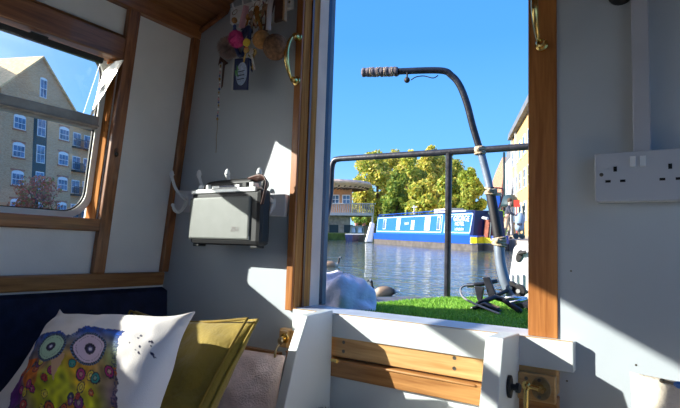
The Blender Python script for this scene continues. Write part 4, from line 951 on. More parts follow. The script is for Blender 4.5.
text_part('name_lettering', 'LONDON', 0.15, wl_, nb, bb(am+0.1,0.08+0.10*0.2,0.74), d, tz, 0.02)
text_part('name_lettering', 'BOATS', 0.15, wl_, nb, bb(a_of(404.5),0.08+0.10*0.5,1.0), d, tz, 0.02)
b = MB(); plank(b, aC+0.05, aC+0.35, 0.50, 1.1, 0.5, 1.15, 0.08)
for k in range(2): b.tube([bb(aC+0.45+0.12*k,0.7,0.5), bb(aC+0.42+0.12*k,0.7,0.95-0.1*k)], 0.04, 6)
part('cratch', b, X['cratch'], nb)
b = MB(); b.tube([bb(aC+0.5,0.5,0.5), bb(aC+0.45,0.6,1.25), bb(aC-0.1,0.8,1.48)], 0.03, 6); part('bow_frame', b, X['dark'], nb)
b = MB(); b.tube([bb(aC+0.25,0.35,1.22), bb(aC+0.5,0.4,1.18)], 0.05, 8); part('folded_cover', b, X['greyr'], nb)

# ---- small dark narrowboat
sbp = thing('small_narrowboat', 'small dark navy narrowboat seen end on, left of the blue one', 'boat', wp(355,33), fr=WM)
c = wp(355,33); dd = Vector((wdir(355)[0],wdir(355)[1],0)); ss = Vector((dd.y,-dd.x,0)); dd2 = (dd+ss*0.25).normalized(); ss2 = Vector((dd2.y,-dd2.x,0))
def sbv(s_, l_, z_): return c+ss2*s_+dd2*l_+Vector((0,0,z_))
b = MB(); b.loft([[sbv(s*w*k2,l,z_) for (s,z_,k2) in ((-1,-0.2,0.8),(1,-0.2,0.8),(1,0.42,1),(-1,0.42,1))] for (l,w) in ((-1.2,0.15),(-0.8,0.45),(0,0.62),(6,0.62))]); part('hull', b, X['navyp'], sbp)
b = MB(); b.hexa([sbv(-0.5,0.5,0.42),sbv(0.5,0.5,0.42),sbv(0.5,6,0.42),sbv(-0.5,6,0.42),sbv(-0.42,0.5,1.0),sbv(0.42,0.5,1.0),sbv(0.42,6,1.0),sbv(-0.42,6,1.0)]); part('cabin', b, X['dark'], sbp)
b = MB()
for x in (-0.22,0.22): b.hexa([sbv(x-0.13,0.47,0.55),sbv(x+0.13,0.47,0.55),sbv(x+0.13,0.5,0.55),sbv(x-0.13,0.5,0.55),sbv(x-0.11,0.47,0.88),sbv(x+0.11,0.47,0.88),sbv(x+0.11,0.5,0.88),sbv(x-0.11,0.5,0.88)])
part('front_windows', b, X['pane'], sbp)
b = MB(); b.hexa([sbv(-0.62,-0.2,0.42),sbv(0.62,-0.2,0.42),sbv(0.62,6,0.42),sbv(-0.62,6,0.42),sbv(-0.62,-0.2,0.47),sbv(0.62,-0.2,0.47),sbv(0.62,6,0.47),sbv(-0.62,6,0.47)]); part('gunwale', b, X['greyr'], sbp)
# planters on its roof
def leaves(mb, centres, n, size, cols, col, flat=1.0):
    for _ in range(n):
        c_, r_ = random.choice(centres); c_ = Vector(c_)
        dr = Vector((random.gauss(0,1),random.gauss(0,1),random.gauss(0,1))).normalized()
        rr = r_ if hasattr(r_, '__len__') else (r_,r_,r_)
        q = random.uniform(0.55,1.08)**0.6
        p = c_+Vector((dr.x*rr[0],dr.y*rr[1],dr.z*rr[2]))*q
        u = Vector((random.gauss(0,1),random.gauss(0,1),random.gauss(0,1))).normalized(); v = u.orthogonal().normalized()
        v = (v+u.cross(v)*random.uniform(-1,1)).normalized(); s = size*random.uniform(0.6,1.3)
        k = len(mb.v); mb.v += [p-u*s, p+v*s*0.55, p+u*s, p-v*s*0.55]; mb.f.append((k,k+1,k+2,k+3))
        cc = random.choice(cols); g = random.uniform(0.8,1.2)*(1+0.25*noise.noise(p*0.6)); cc = tuple(x*g for x in cc); col += [cc]*4
for (x, l, lab) in ((-0.2,1.2,'bushy green plant in a pot on the left of the small dark boat'),(0.22,1.6,'green plant in a pot on the right of the small dark boat')):
    pt = thing('potted_plant', lab, 'plant', sbv(x,l,1.0), fr=WM, group='pot plants on the small boat')
    b = MB(); b.disc_stack(sbv(x,l,1.0),(0,0,1),[(0,0.10),(0.2,0.14)],12); part('pot', b, X['redb'], pt)
    b = MB(); col = []; leaves(b, [(sbv(x,l,1.35),0.22)], 160, 0.07, [(0.12,0.26,0.04),(0.3,0.4,0.06)], col); b.c = col; part('foliage', b, M['leafv'], pt)
# white tender between
c = wp(369,29.6); b = MB()
b.prism([c+ss*(-0.22)+Vector((0,0,0.02)), c+ss*0.20+Vector((0,0,0.02)), c+ss*0.34+Vector((0,0,1.1)), c+ss*0.10+Vector((0,0,1.2))], dd*1.2)
o = one('white_tender', b, X['wframe'], 'white tender boat tipped up against the stern of the blue narrowboat', 'dinghy', c, fr=WM, bevel=0.05)

# ---- trees
def tree(px_, dist, top_y, w_px, label, cols, base=0.45, n=13000, trunk=0.22, group='yellow green trees beyond the blue boat', name='broadleaf_tree', lsz=0.19):
    c_ = wdir(px_, min(225,top_y+35)); c = Vector((c_[0]*dist, c_[1]*dist, base)); H = wz(px_, top_y, dist)-base; Wd = w_px*1.28/510*dist/2
    t = thing(name, label, 'tree', c, fr=WM, group=group)
    b = MB(); b.tube([c, c+Vector((0,0,H*0.35)), c+Vector((0.2,0.1,H*0.7))], [trunk, trunk*0.8, trunk*0.3], 9)
    for k in range(5):
        a = k*1.3; b.tube([c+Vector((0,0,H*(0.25+0.06*k))), c+Vector((math.cos(a)*Wd*0.5, math.sin(a)*Wd*0.5, H*(0.5+0.06*k)))], [trunk*0.45, trunk*0.15], 6)
    part('trunk', b, X['bark'], t)
    cen = []
    for k in range(36):
        a = random.uniform(0,2*PI); h = random.uniform(0.14,0.88); rr = Wd*0.72*math.sqrt(max(0.02,1-((h-0.42)/0.55)**2))*random.uniform(0.35,1)
        r0 = Wd*random.uniform(0.22,0.36)
        cen.append((c+Vector((math.cos(a)*rr, math.sin(a)*rr, H*h)), (r0, r0, min(r0*0.9, H*(1.0-h)+0.05 if h > .8 else r0))))
    cen.append((c+Vector((0,0,H*0.5)), (Wd*0.6,Wd*0.6,H*0.36))); cen.append((c+Vector((0,0,H*0.90)), (Wd*0.25,Wd*0.25,H*0.10)))
    b = MB(); col = []; leaves(b, cen, n, lsz, cols, col); b.c = col; part('foliage', b, M['leafv'], t)
YG = [(0.66,0.56,0.10),(0.52,0.54,0.09),(0.72,0.60,0.16),(0.42,0.46,0.07)]
GG = [(0.30,0.40,0.06),(0.40,0.47,0.08),(0.52,0.50,0.09),(0.20,0.30,0.04)]
GD = [(0.14,0.24,0.04),(0.22,0.32,0.05),(0.30,0.34,0.05)]
tree(377,62,150,46,'tall yellowing tree at the left of the group beyond the blue boat',YG+GG[:1])
tree(396,43,170,26,'darker green tree low in the middle left of the group',GD, n=7000)
tree(411,52,150,32,'yellow green tree directly left of the rail post',YG+GG[:2])
tree(431,59,145,38,'tallest yellow green tree, behind the rail post',YG)
tree(422,38,180,34,'low round bush-like tree just above the roof of the blue boat',YG[:2]+GG[:2], n=4200)
tree(455,48,160,32,'green tree between the rail post and the tiller',GG+YG[:1])
tree(471,42,168,26,'smaller green tree nearest the tiller',GG)
tree(395,74,149,38,'tall pale yellow tree in the back row left of the rail post',YG)
tree(446,72,150,42,'tall yellow green tree in the back row right of the rail post',YG+GG[:2])
tree(364,54,182,20,'low yellowing bush beside the pavilion at the left of the trees',YG, n=4000)

# ---- pavilion with round roof
pv = thing('waterside_pavilion', 'brick waterside pavilion with a round overhanging timber roof and a balcony', 'building', wp(335,46,0.45), fr=WM)
ce_ = wp(326,48); rx = (372-326)/510*48
u_ = Vector((wdir(326)[0],wdir(326)[1],0)).normalized(); v_ = Vector((u_.y,-u_.x,0))
zt = wz(340,182,48)
def ell(r, z, m_=40): return [ce_+v_*r*math.cos(a)+u_*r*math.sin(a)+Vector((0,0,z)) for a in np.linspace(0,2*PI,m_,endpoint=False)]
b = MB(); b.loft([ell(rx*0.86,zt-0.75),ell(rx*0.99,zt-0.42),ell(rx,zt-0.30),ell(rx*0.96,zt-0.12),ell(rx*0.5,zt+0.05)]); part('round_roof', b, X['fascia'], pv)
b = MB()
for k in range(44):
    a = k*2*PI/44; p0 = ce_+v_*rx*0.55*math.cos(a)+u_*rx*0.55*math.sin(a)+Vector((0,0,zt-0.86)); p1 = ce_+v_*rx*0.93*math.cos(a)+u_*rx*0.93*math.sin(a)+Vector((0,0,zt-0.66)); b.tube([p0,p1], 0.06, 4)
part('rafters', b, X['bark'], pv)
def pvb(s, l, z): return ce_+v_*s+u_*l+Vector((0,0,z))
zf = wz(340,213,46); sr = (352-326)/510*46
b = MB(); b.hexa([pvb(-4,-1.6,zf),pvb(sr,-1.6,zf),pvb(sr,3,zf),pvb(-4,3,zf),pvb(-4,-1.6,zt-0.7),pvb(sr,-1.6,zt-0.7),pvb(sr,3,zt-0.7),pvb(-4,3,zt-0.7)]); part('brick_wall', b, X['orangeb'], pv)
def flatbox(O_, U_, N_, u0, u1, z0, z1, n0, n1):
    U_ = Vector(U_); N_ = Vector(N_); O_ = Vector(O_); Z = Vector((0,0,1))
    return MB().hexa([O_+U_*a+N_*b_+Z*c_ for (a,b_,c_) in ((u0,n0,z0),(u1,n0,z0),(u1,n1,z0),(u0,n1,z0),(u0,n0,z1),(u1,n0,z1),(u1,n1,z1),(u0,n1,z1))])
def bwindow(parent, O_, U_, N_, u, z, w, h, arch=False, bars=2):
    f = flatbox(O_,U_,N_,u-w/2,u+w/2,z,z+h,-0.02,0.07)
    if arch:
        U3, N3, O3 = Vector(U_), Vector(N_), Vector(O_)
        f.prism([O3+U3*(u+w/2*math.cos(a))+N3*(-0.02)+Vector((0,0,z+h+w*0.18*math.sin(a))) for a in np.linspace(0,PI,9)], N3*0.09)
    wi = part('window', f, X['wframe'], parent)
    p = MB(); nx = bars
    for i in range(nx):
        for j in range(2):
            a = u-w/2+0.08+(w-0.1)*i/nx; b_ = u-w/2+0.02+(w-0.1)*(i+1)/nx; c_ = z+0.08+(h-0.12)*j/2; d_ = z+0.02+(h-0.12)*(j+1)/2
            q = flatbox(O_,U_,N_,a,b_,c_,d_,0.03,0.085); p.add(q.v, q.f)
    part('pane', p, X['pane'], wi)
for px_ in (335,346):
    s = (px_-326)/510*46.4; bwindow(pv, pvb(0,-1.6,0), v_, -u_, s, wz(340,204,46.4), 0.75, 0.85)
b = MB(); b.hexa([pvb(-4,-3.4,zf-0.25),pvb(rx*0.96,-3.4,zf-0.25),pvb(rx*0.96,2,zf-0.25),pvb(-4,2,zf-0.25),pvb(-4,-3.4,zf),pvb(rx*0.96,-3.4,zf),pvb(rx*0.96,2,zf),pvb(-4,2,zf)]); part('balcony_floor', b, X['greyr'], pv)
b = MB()
for k in range(34): s = -1.2+k*(rx*0.96+1.2)/33; b.tube([pvb(s,-3.35,zf),pvb(s,-3.35,zf+0.75)], 0.035, 4)
b.tube([pvb(-1.2,-3.35,zf+0.78),pvb(rx*0.96,-3.35,zf+0.78)],0.05,6); part('balcony_railing', b, X['greyr'], pv)
b = MB(); b.hexa([pvb(-4,-2.6,0.2),pvb(rx*0.5,-2.6,0.2),pvb(rx*0.5,2,0.2),pvb(-4,2,0.2),pvb(-4,-2.6,zf-0.25),pvb(rx*0.5,-2.6,zf-0.25),pvb(rx*0.5,2,zf-0.25),pvb(-4,2,zf-0.25)]); part('lower_wall', b, X['stone'], pv)
b = MB()
for s in (0.7,2.0,3.3): b.hexa([pvb(s-0.4,-2.66,0.46),pvb(s+0.4,-2.66,0.46),pvb(s+0.4,-2.5,0.46),pvb(s-0.4,-2.5,0.46),pvb(s-0.4,-2.66,1.15),pvb(s+0.4,-2.66,1.15),pvb(s+0.4,-2.5,1.15),pvb(s-0.4,-2.5,1.15)])
part('dark_openings', b, X['dark'], pv)
b = MB(); 
for s in (-0.2,rx*0.94): b.tube([pvb(s,-3.2,0.4),pvb(s,-3.2,zf)],0.09,8)
b.tube([pvb(0.35,-1.9,zf),pvb(0.35,-1.9,zt-0.6)],0.12,8); part('column', b, X['wframe'], pv)

# ---- right hand buildings along the quay
def block(name, label, px0, d0, px1, d1, depth, z0, ztop, mw, group=None):
    A_ = wp(px0,d0); B_ = wp(px1,d1); U = (B_-A_); L_ = U.length; U.normalize(); N = Vector((U.y,-U.x,0))
    if N.dot(A_) > 0: N = -N
    t = thing(name, label, 'building', A_+Vector((0,0,z0)), fr=WM, group=group)
    b = flatbox(A_,U,N,0,L_,z0,ztop,-depth,0); part('wall', b, mw, t)
    return t, A_, U, N, L_
t, A_, U, N, L_ = block('tan_apartment_building','tall tan apartment building with a curved grey roof on the right quay',513,44,560,24,8,0.4,wz(513,140,44),X['tanp'])
ztp = wz(513,140,44)
b = MB(); sec = [( -8, ztp),(0.35,ztp),(0.3,ztp+0.5),(-0.6,ztp+1.3),(-2.5,ztp+2.0),(-8,ztp+2.2)]
b.prism([A_+U*(-0.2)+N*n1+Vector((0,0,z1)) for n1,z1 in sec], U*(L_+0.4)); part('curved_roof', b, X['slate'], t)
for u in np.arange(1.2, L_-1, 2.4):
    for z1 in (1.4,3.6,5.8): 
        if z1 < ztp-1.5: bwindow(t, A_, U, N, u, z1, 1.0, 1.3)
for u in (0.4,3.4,):
    b = flatbox(A_,U,N,u-0.12,u+0.12,0.4,ztp,0,0.15); part('pilaster', b, X['greyr'], t)
b = MB(); cc = A_+U*6+N*(-3)+Vector((0,0,ztp+1.5)); b.disc_stack(cc,(0,0,1),[(0,0.9),(1.2,0.85),(3.4,0.05)],8); part('spire', b, X['greyr'], t)
t, A_, U, N, L_ = block('grey_building','narrow pale grey building with a gable, left of the tan one',505.5,56,513,50,8,0.4,wz(509,160,53),X['greyr'])
b = MB(); zt2 = wz(509,160,53); b.prism([A_+Vector((0,0,zt2)),A_+U*L_+Vector((0,0,zt2)),A_+U*L_*0.5+Vector((0,0,zt2+1.6))], -N*8); part('roof', b, X['slate'], t)
for z1 in (2.2,4.6): bwindow(t, A_, U, N, L_*0.5, z1, 1.0, 1.3)
b = flatbox(A_,U,N,0.0,0.3,0.4,zt2+1.2,0,0.2); part('drainpipe', b, X['dark'], t)
t, A_, U, N, L_ = block('red_brick_building','red brick building with a stepped roof beyond the trees on the right',493,70,506,60,8,0.4,wz(500,176,64),X['redb'])
zt2 = wz(500,176,64)
b = MB(); b.prism([A_+Vector((0,0,zt2)),A_+U*L_+Vector((0,0,zt2)),A_+U*L_*0.8+Vector((0,0,zt2+2.0)),A_+U*L_*0.3+Vector((0,0,zt2+0.9))], -N*8); part('roof', b, X['redb'], t)
for u in (L_*0.3,L_*0.7): bwindow(t, A_, U, N, u, 3.8, 1.0, 1.3)
# signboard
sgp = thing('sign_board', 'black sign board on a post beside the tiller, far quay', 'sign', wp(497.5,30,0.4), fr=WM)
c = wp(497.5,30); b = MB(); b.tube([c+Vector((0,0,0.4)), c+Vector((0,0,1.3))],0.05,8); part('post', b, X['dark'], sgp)
rgt = Vector((wdir(498)[1],-wdir(498)[0],0)); fw = Vector((wdir(498)[0],wdir(498)[1],0))
b = MB(); b.obox(c+Vector((0,0,2.1)), rgt*0.22, fw*0.04, Vector((0,0,0.8))); part('board', b, X['dark'], sgp)
b = MB(); b.obox(c+Vector((0,0,2.35))-fw*0.05, rgt*0.15, fw*0.01, Vector((0,0,0.35))); part('panel', b, X['hullb'], sgp)
b = MB(); b.obox(c+Vector((0,0,1.45))-fw*0.05, rgt*0.18, fw*0.01, Vector((0,0,0.10))); part('panel', b, X['redc'], sgp)
# awning
aw = thing('dome_awning', 'black dome awning over the quayside entrance behind the person', 'awning', wp(510,29,0.4), fr=WM)
c = wp(510,29); rgt = Vector((wdir(510)[1],-wdir(510)[0],0)); fw = Vector((wdir(510)[0],wdir(510)[1],0)); zA = wz(510,206.5,29); hA = wz(510,194.5,29)-zA; wA = 9.3/510*29
b = MB(); rings = []
for i in range(9):
    t_ = PI/2*i/8
    rings.append([c+rgt*wA*math.cos(a)*math.cos(t_*0.98)-fw*1.0*math.sin(a)*math.cos(t_*0.98)+Vector((0,0,zA+hA*math.sin(t_))) for a in np.linspace(0,2*PI,20,endpoint=False)])
b.loft(rings); part('canopy', b, X['dark'], aw, smooth=True)
b = MB()
for s in (-1,1): b.tube([c+rgt*wA*0.9*s+Vector((0,0,0.4)), c+rgt*wA*0.9*s+Vector((0,0,zA))], 0.04, 6)
part('post', b, X['dark'], aw)
b = MB(); c2 = wp(517,26.5); b.obox(c2+Vector((0,0,wz(517,203.5,26.5))), rgt*0.14, fw*0.03, Vector((0,0,0.17))); b.tube([c2+Vector((0,0,0.4)), c2+Vector((0,0,wz(517,206,26.5)))],0.03,6); one('red_sign', b, X['redc'], 'small red sign above the pushchair', 'sign', c2+Vector((0,0,0.4)), fr=WM)
b = MB(); col = []; c = wp(501.5,27,0.4); leaves(b, [(c+Vector((0,0,0.5)),(0.25,0.5,0.5)),(c+Vector((0,0,1.0)),(0.22,0.4,0.35))], 900, 0.07, [(0.16,0.36,0.03),(0.25,0.45,0.05)], col); b.c = col
one('clipped_hedge', b, M['leafv'], 'bright green clipped bush at the left of the person on the quay', 'bush', c, fr=WM)
b = MB(); c = wp(501.5,24,0.4); b.obox(c+Vector((0,0,0.40)), rgt*0.14, fw*0.14, Vector((0,0,0.40))); b.obox(c+Vector((0,0,0.83)), rgt*0.17, fw*0.17, Vector((0,0,0.04))); one('stone_pillar', b, mat('buff_stone',(0.62,0.45,0.32),0.9,var=0.12,scale=5), 'short buff stone pillar on the quay left of the person', 'pillar', c, fr=WM, bevel=0.01)
b = MB(); c = wp(523.5,24,0.4); b.tube([c, c+Vector((0,0,1.35))],0.05,8); b.tube([c+Vector((0,0,1.35)), c+Vector((0,0,1.45))],0.07,8); one('lamp_bollard', b, X['dark'], 'thin dark bollard beside the pushchair on the quay', 'bollard', c, fr=WM)

# ---- person pushing a pushchair
def skinmesh(name, verts, edges, radii, m, parent, sub=2):
    me = bpy.data.meshes.new(name); 
    r = parent
    while r.parent: r = r.parent
    off, rz = ROOT[r.name]
    me.from_pydata([Vector(v)-off for v in verts], edges, []); me.materials.append(m)
    o = bpy.data.objects.new(name, me); C.objects.link(o); o.parent = parent
    md = o.modifiers.new('skin', 'SKIN'); md.use_smooth_shade = True
    sv = me.skin_vertices[0].data if len(me.skin_vertices) else None
    for i, q in enumerate(radii): sv[i].radius = (q, q) if not isinstance(q, tuple) else q
    sv[0].use_root = True
    o.modifiers.new('sub', 'SUBSURF').levels = sub; o.modifiers['sub'].render_levels = sub
    return o
pc = wp(507,23,0.4); rgt = Vector((wdir(508)[1],-wdir(508)[0],0)); fw = Vector((wdir(508)[0],wdir(508)[1],0)); Zv = Vector((0,0,1))
def P3(f, s, z): return pc+rgt*f+fw*s+Zv*z
pr_ = thing('person', 'person in a dark jacket and beige trousers leaning to push a pushchair on the quay', 'person', pc, fr=WM)
BV = [P3(0,0,0.92),P3(0.03,0,1.12),P3(0.09,0,1.34),P3(0.11,0,1.45),P3(0.13,0,1.56),P3(0.14,0,1.63),
      P3(0,0.09,0.86),P3(0.10,0.10,0.48),P3(0.06,0.10,0.09),P3(0.16,0.10,0.04),
      P3(0,-0.09,0.86),P3(-0.04,-0.10,0.48),P3(-0.16,-0.10,0.10),P3(-0.07,-0.10,0.04),
      P3(0.09,0.17,1.38),P3(0.12,0.20,1.12),P3(0.32,0.16,1.02),P3(0.39,0.14,1.01),
      P3(0.09,-0.17,1.38),P3(0.12,-0.20,1.12),P3(0.32,-0.16,1.02),P3(0.39,-0.14,1.01)]
BE = [(0,1),(1,2),(2,3),(3,4),(4,5),(0,6),(6,7),(7,8),(8,9),(0,10),(10,11),(11,12),(12,13),(2,14),(14,15),(15,16),(16,17),(2,18),(18,19),(19,20),(20,21)]
BR_ = [0.12,0.11,0.13,0.05,0.09,0.085,0.085,0.055,0.04,0.04,0.085,0.055,0.04,0.04,0.055,0.042,0.033,0.03,0.055,0.042,0.033,0.03]
pb = skinmesh('body', BV, BE, BR_, X['skin'], pr_)
skinmesh('jacket', [BV[i] for i in (0,1,2,14,15,16,18,19,20)], [(0,1),(1,2),(2,3),(3,4),(4,5),(2,6),(6,7),(7,8)], [0.145,0.135,0.15,0.07,0.056,0.046,0.07,0.056,0.046], X['jacket'], pb)
skinmesh('trousers', [BV[i] for i in (0,6,7,8,10,11,12)], [(0,1),(1,2),(2,3),(0,4),(4,5),(5,6)], [0.135,0.10,0.072,0.058,0.10,0.072,0.058], X['trousers'], pb)
b = MB(); b.sphere(P3(0.115,0,1.65), 0.105, 12, 9, (1,1,1)); part('hair', b, X['hair'], pb, smooth=True)
b = MB()
for s, f in ((0.10,0.10),(-0.10,-0.12)): b.sphere(P3(f+0.03,s,0.045), 0.055, 10, 7, (2.0,0.9,0.8))
part('shoes', b, X['dark'], pb, smooth=True)
pu = thing('pushchair', 'pale blue pushchair with dark wheels in front of the person on the quay', 'pushchair', pc+rgt*0.4, fr=WM)
b = MB(); b.sphere(P3(0.52,0,0.80), 0.30, 18, 12, (0.72,0.8,1.1)); part('hood', b, X['pram'], pu, smooth=True)
b = MB(); b.sphere(P3(0.50,-0.02,0.52), 0.24, 16, 10, (0.80,0.8,0.9)); part('seat', b, X['pram'], pu, smooth=True)
b = MB(); b.obox(P3(0.50,-0.26,0.62), rgt*0.10, fw*0.03, Zv*0.05); part('window_flap', b, X['jacket'], pu, bevel=0.02)
b = MB(); b.tube([P3(0.42,0.15,1.01),P3(0.42,-0.15,1.01)],0.02,8); b.tube([P3(0.42,0.15,1.01),P3(0.55,0.18,0.15)],0.015,6); b.tube([P3(0.42,-0.15,1.01),P3(0.55,-0.18,0.15)],0.015,6); b.tube([P3(0.36,-0.2,0.12),P3(0.5,-0.2,0.5)],0.015,6); b.tube([P3(0.36,0.2,0.12),P3(0.5,0.2,0.5)],0.015,6); part('frame', b, X['dark'], pu)
for f in (0.36,0.60):
    for s in (-0.2,0.2):
        b = MB(); b.tube([P3(f,s-0.02,0.12),P3(f,s+0.02,0.12)],0.12,16); part('wheel', b, X['dark'], pu)

# ---- geese
def goose(c, ang, label, sc_=1.0):
    c = Vector(c); f = Vector((math.cos(ang),math.sin(ang),0)); r = Vector((f.y,-f.x,0)); Z = Vector((0,0,1))
    prof = [(-0.36,0.10,0.01,0.008,'w'),(-0.30,0.095,0.045,0.03,'w'),(-0.22,0.085,0.085,0.06,'k'),(-0.12,0.095,0.115,0.115,'b'),(0.0,0.095,0.13,0.135,'b'),(0.10,0.085,0.125,0.125,'b'),(0.18,0.085,0.095,0.085,'c'),(0.23,0.12,0.055,0.055,'c'),(0.255,0.17,0.034,0.034,'k'),(0.265,0.23,0.027,0.028,'k'),(0.27,0.29,0.026,0.028,'k'),(0.285,0.325,0.030,0.034,'k'),(0.305,0.338,0.032,0.036,'m'),(0.330,0.335,0.024,0.026,'k'),(0.355,0.325,0.013,0.012,'k'),(0.385,0.318,0.006,0.005,'k')]
    cols = dict(w=(0.75,0.73,0.68), k=(0.012,0.010,0.010), b=(0.27,0.18,0.11), c=(0.58,0.48,0.36), m=(0.75,0.73,0.70))
    seg = 14; mb = MB(); col = []; P = [c+(f*a+Z*h)*sc_ for a,h,_,_,_ in prof]
    for i, (a, h, w, hh, k) in enumerate(prof):
        T = (P[min(i+1,len(P)-1)]-P[max(i-1,0)]).normalized(); up = r.cross(T).normalized()
        if up.dot(Z) < 0 and i < 7: up = -up
        for q in range(seg):
            t_ = 2*PI*q/seg; mb.v.append(P[i]+(r*math.cos(t_)*w+up*math.sin(t_)*hh)*sc_)
            cc = cols[k]; 
            if k == 'm' and abs(math.sin(t_)) > 0.85: cc = cols['k']
            if k == 'b': cc = tuple(x*(1+0.5*noise.noise(mb.v[-1]*30)) for x in cc)
            col.append(cc)
    n = len(prof)
    for i in range(n-1):
        for q in range(seg): mb.f.append((i*seg+q, i*seg+(q+1)%seg, (i+1)*seg+(q+1)%seg, (i+1)*seg+q))
    mb.f += [tuple(range(seg)), tuple((n-1)*seg+q for q in range(seg-1,-1,-1))]; mb.c = col
    o = one('goose', mb, M['goosev'], label, 'goose', c, fr=WM, smooth=True, group='geese on the canal')
    for s in (-1,1):
        b = MB(); b.sphere(c+(f*0.305+Z*0.345+r*0.031*s)*sc_, 0.006*sc_, 8, 6); e = part('eye', b, M['black'], o)
    s = o.modifiers.new('s','SUBSURF'); s.levels = 1; s.render_levels = 1
gd = wdir(386); ga = math.atan2(gd[1], gd[0])
goose(wp(384,5.9,-0.005), ga+math.radians(100), 'canada goose swimming just beyond the grey edge of the deck', 0.52)
gd = wdir(334); ga = math.atan2(gd[1], gd[0])
goose(wp(331,10.2,-0.02), ga-math.radians(80), 'canada goose farther off, its head just clear of the open door', 0.62)

# ---- left apartment building seen through the window
_ra, _rb = wdir(18,160), wdir(63,160); fa, fb = Vector((_ra[0]*60.3,_ra[1]*60.3,0)), Vector((_rb[0]*65.1,_rb[1]*65.1,0))
U = (fb-fa); Lf = U.length; U.normalize(); N = Vector((U.y,-U.x,0))
if N.dot(fa) > 0: N = -N
def u_of(px_, py_=160):
    r = wdir(px_, py_); det = r[0]*(-U.y)-r[1]*(-U.x); s = (fa.x*(-U.y)-fa.y*(-U.x))/det
    return (Vector((r[0]*s, r[1]*s, 0))-fa).dot(U), s
def zz_(px_, py_): return wz(px_, py_, u_of(px_, py_)[1])
ap = thing('brick_apartment_block', 'yellow brick apartment block with a tall gable seen through the side window', 'building', fa+Vector((0,0,0.42)), fr=WM)
uR, uA = u_of(73,109)[0], u_of(42,58)[0]; uL = 2*uA-uR; zE = zz_(72,109); zA_ = zz_(42,58.5)
b = MB(); b.prism([fa+U*u+Zv*z for u,z in ((uL,3.1),(uR,3.1),(uR,zE),(uA,zA_),(uL,zE))], -N*9); part('gable_wall', b, X['tanb'], ap)
b = MB(); b.prism([fa+U*u+Zv*z for u,z in ((uL,0.42),(uR,0.42),(uR,3.1),(uL,3.1))], -N*9); part('base_wall', b, X['orangeb'], ap)
b = MB(); th = 0.22
b.prism([fa+U*u+Zv*z+N*0.25 for u,z in ((uR+0.35,zE-0.35),(uR+0.35,zE-0.35+th),(uA,zA_+th+0.05),(uL-0.35,zE-0.35+th),(uL-0.35,zE-0.35),(uA,zA_+0.02))], -N*9.4); part('gable_roof', b, X['tile'], ap)
b = flatbox(fa,U,N,uR,uR+34,0.42,zE-1.6,-9,-0.8); part('wing_wall', b, X['tanb'], ap)
b = MB(); b.prism([fa+U*(uR)+N*n1+Zv*z for n1,z in ((-0.4,zE-1.7),(-9.4,zE-1.7),(-4.9,zE+1.6))], U*34); part('wing_roof', b, X['slate'], ap)
b = flatbox(fa,U,N,uL-30,uL,0.42,zE-0.6,-9,-0.8); part('wing_wall', b, X['tanb'], ap)
zr = zz_(20,62)
b = MB(); b.prism([fa+U*(uL-30)+N*n1+Zv*z for n1,z in ((-0.4,zE-0.7),(-9.6,zE-0.7),(-4.9,zr+0.8))], U*(30+uA-uL)); part('wing_roof', b, X['tile'], ap)
# window columns
for px_, w_, kind in ((18,1.5,'n'),(40,1.15,'t'),(63,1.5,'n')):
    u = u_of(px_)[0]
    for k in range(4):
        z = 2.05+2.83*k
        if kind == 't':
            if k > 0: bwindow(ap, fa, U, N, u, z-0.2, w_, 1.9, False, 2)
            else: bwindow(ap, fa, U, N, u, z-0.1, w_, 1.3, True, 2)
        else:
            bwindow(ap, fa, U, N, u, z, w_, 1.25, True, 3)
            q = flatbox(fa,U,N,u-w_/2-0.12,u+w_/2+0.12,z+1.48,z+1.66,0,0.05); part('lintel', q, X['redb'], ap)
            q = flatbox(fa,U,N,u-w_/2-0.12,u+w_/2+0.12,z-0.14,z,0,0.10); part('window_ledge', q, X['redb'], ap)
u = u_of(40)[0]
q = flatbox(fa,U,N,u-1.05,u+0.85,3.2,12.2,-0.03,0.015); part('dark_panel', q, X['dark'], ap)
u = u_of(43,90)[0]; bwindow(ap, fa, U, N, u, zz_(43,98), 0.95, 2.0, True, 2)
for px_ in (79,90):
    u = u_of(px_)[0]+0.5
    for k in range(4):
        z = 1.9+2.83*k; O2 = fa-N*0.8
        bwindow(ap, O2, U, N, u, z, 1.35, 1.6, False, 2)
        q = flatbox(O2,U,N,u-0.8,u+0.8,z-0.25,z-0.12,0,0.6)
        for s in np.linspace(-0.8,0.8,9): 
            z3 = flatbox(O2,U,N,u+s-0.02,u+s+0.02,z-0.12,z+0.75,0.55,0.6); q.add(z3.v, z3.f)
        z3 = flatbox(O2,U,N,u-0.8,u+0.8,z+0.75,z+0.80,0.53,0.62); q.add(z3.v, z3.f); part('balcony', q, X['dark'], ap)
q = MB(); sk_ = u_of(6)[0]
q.obox(fa+U*(uL+(uA-uL)*0.15)-N*2.2+Zv*(zE+1.4), U*0.7, (-N+Zv*0.9).normalized()*0.8, (N*0.9+Zv).normalized()*0.06); part('skylight', q, X['pane'], ap)
tree(36,50,175,36,'red leaved tree in front of the apartment block',[(0.62,0.16,0.10),(0.72,0.32,0.22),(0.50,0.18,0.10),(0.34,0.32,0.10)],0.42,3200,0.14,None,'red_leaf_tree',0.12)

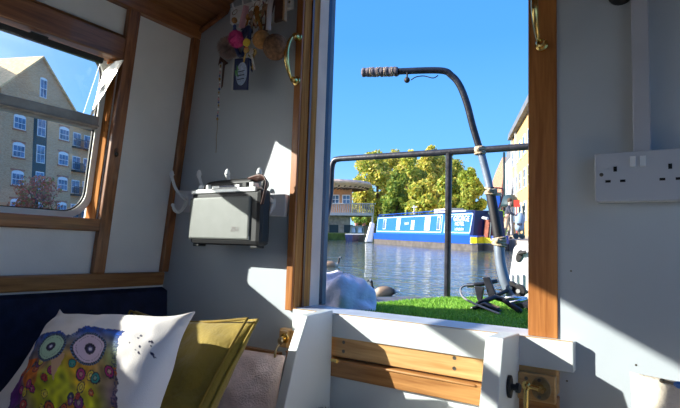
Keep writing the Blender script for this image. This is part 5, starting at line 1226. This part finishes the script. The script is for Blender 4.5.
# ------------------------------------------------------------------ light
SD = (BM.to_3x3() @ Vector((1.3,1.0,-0.66))).normalized()       # direction the sunlight travels
sl = bpy.data.lights.new('sun', 'SUN'); sl.energy = 7.6; sl.angle = math.radians(0.6); sl.color = (1.0,0.95,0.86)
so = bpy.data.objects.new('sun', sl); C.objects.link(so); so.rotation_euler = SD.to_track_quat('-Z','Y').to_euler(); so.location = (-20,-20,20)
w = bpy.data.worlds.new('sky'); sc.world = w; w.use_nodes = True; t = w.node_tree; N_ = t.nodes; L_ = t.links
bg = N_['Background']
tc = N_.new('ShaderNodeTexCoord'); sx = N_.new('ShaderNodeSeparateXYZ'); L_.new(tc.outputs['Generated'], sx.inputs[0])
cr = N_.new('ShaderNodeValToRGB'); e = cr.color_ramp.elements
e[0].position = 0.0; e[0].color = (0.36,0.62,0.90,1)
e[1].position = 1.0; e[1].color = (0.035,0.16,0.60,1)
for p_, c_ in ((0.06,(0.27,0.56,0.93,1)),(0.16,(0.135,0.42,0.90,1)),(0.35,(0.075,0.31,0.84,1))):
    q = e.new(p_); q.color = c_
L_.new(sx.outputs[2], cr.inputs['Fac'])
dp = N_.new('ShaderNodeVectorMath'); dp.operation = 'DOT_PRODUCT'; L_.new(tc.outputs['Generated'], dp.inputs[0]); dp.inputs[1].default_value = -SD
mr = N_.new('ShaderNodeMapRange'); mr.inputs['From Min'].default_value = -0.1; mr.inputs['From Max'].default_value = 1.0; mr.inputs['To Max'].default_value = 1.0
L_.new(dp.outputs['Value'], mr.inputs['Value'])
pw = N_.new('ShaderNodeMath'); pw.operation = 'POWER'; pw.inputs[1].default_value = 5.0; L_.new(mr.outputs[0], pw.inputs[0])
gl = N_.new('ShaderNodeMix'); gl.data_type = 'RGBA'; gl.inputs['A'].default_value = (0,0,0,1); gl.inputs['B'].default_value = (2.6,2.2,1.6,1); L_.new(pw.outputs[0], gl.inputs['Factor'])
ad = N_.new('ShaderNodeMix'); ad.data_type = 'RGBA'; ad.blend_type = 'ADD'; ad.inputs['Factor'].default_value = 1; L_.new(cr.outputs[0], ad.inputs['A']); L_.new(gl.outputs['Result'], ad.inputs['B'])
L_.new(ad.outputs['Result'], bg.inputs['Color']); bg.inputs['Strength'].default_value = 1.0

# ------------------------------------------------------------------ camera
cam = bpy.data.cameras.new('camera'); cam.sensor_width = 36; cam.lens = 36*F/680; cam.clip_start = 0.01; cam.clip_end = 600
co = bpy.data.objects.new('camera', cam); C.objects.link(co)
co.matrix_world = BM @ Matrix([list(R[0])+[0], list(R[1])+[0], list(R[2])+[0], [0,0,0,1]])
sc.camera = co
sc.view_settings.view_transform = 'Standard'; sc.view_settings.look = 'None'; sc.view_settings.gamma = 1; sc.view_settings.exposure = 0.62
sc.view_settings.use_curve_mapping = False
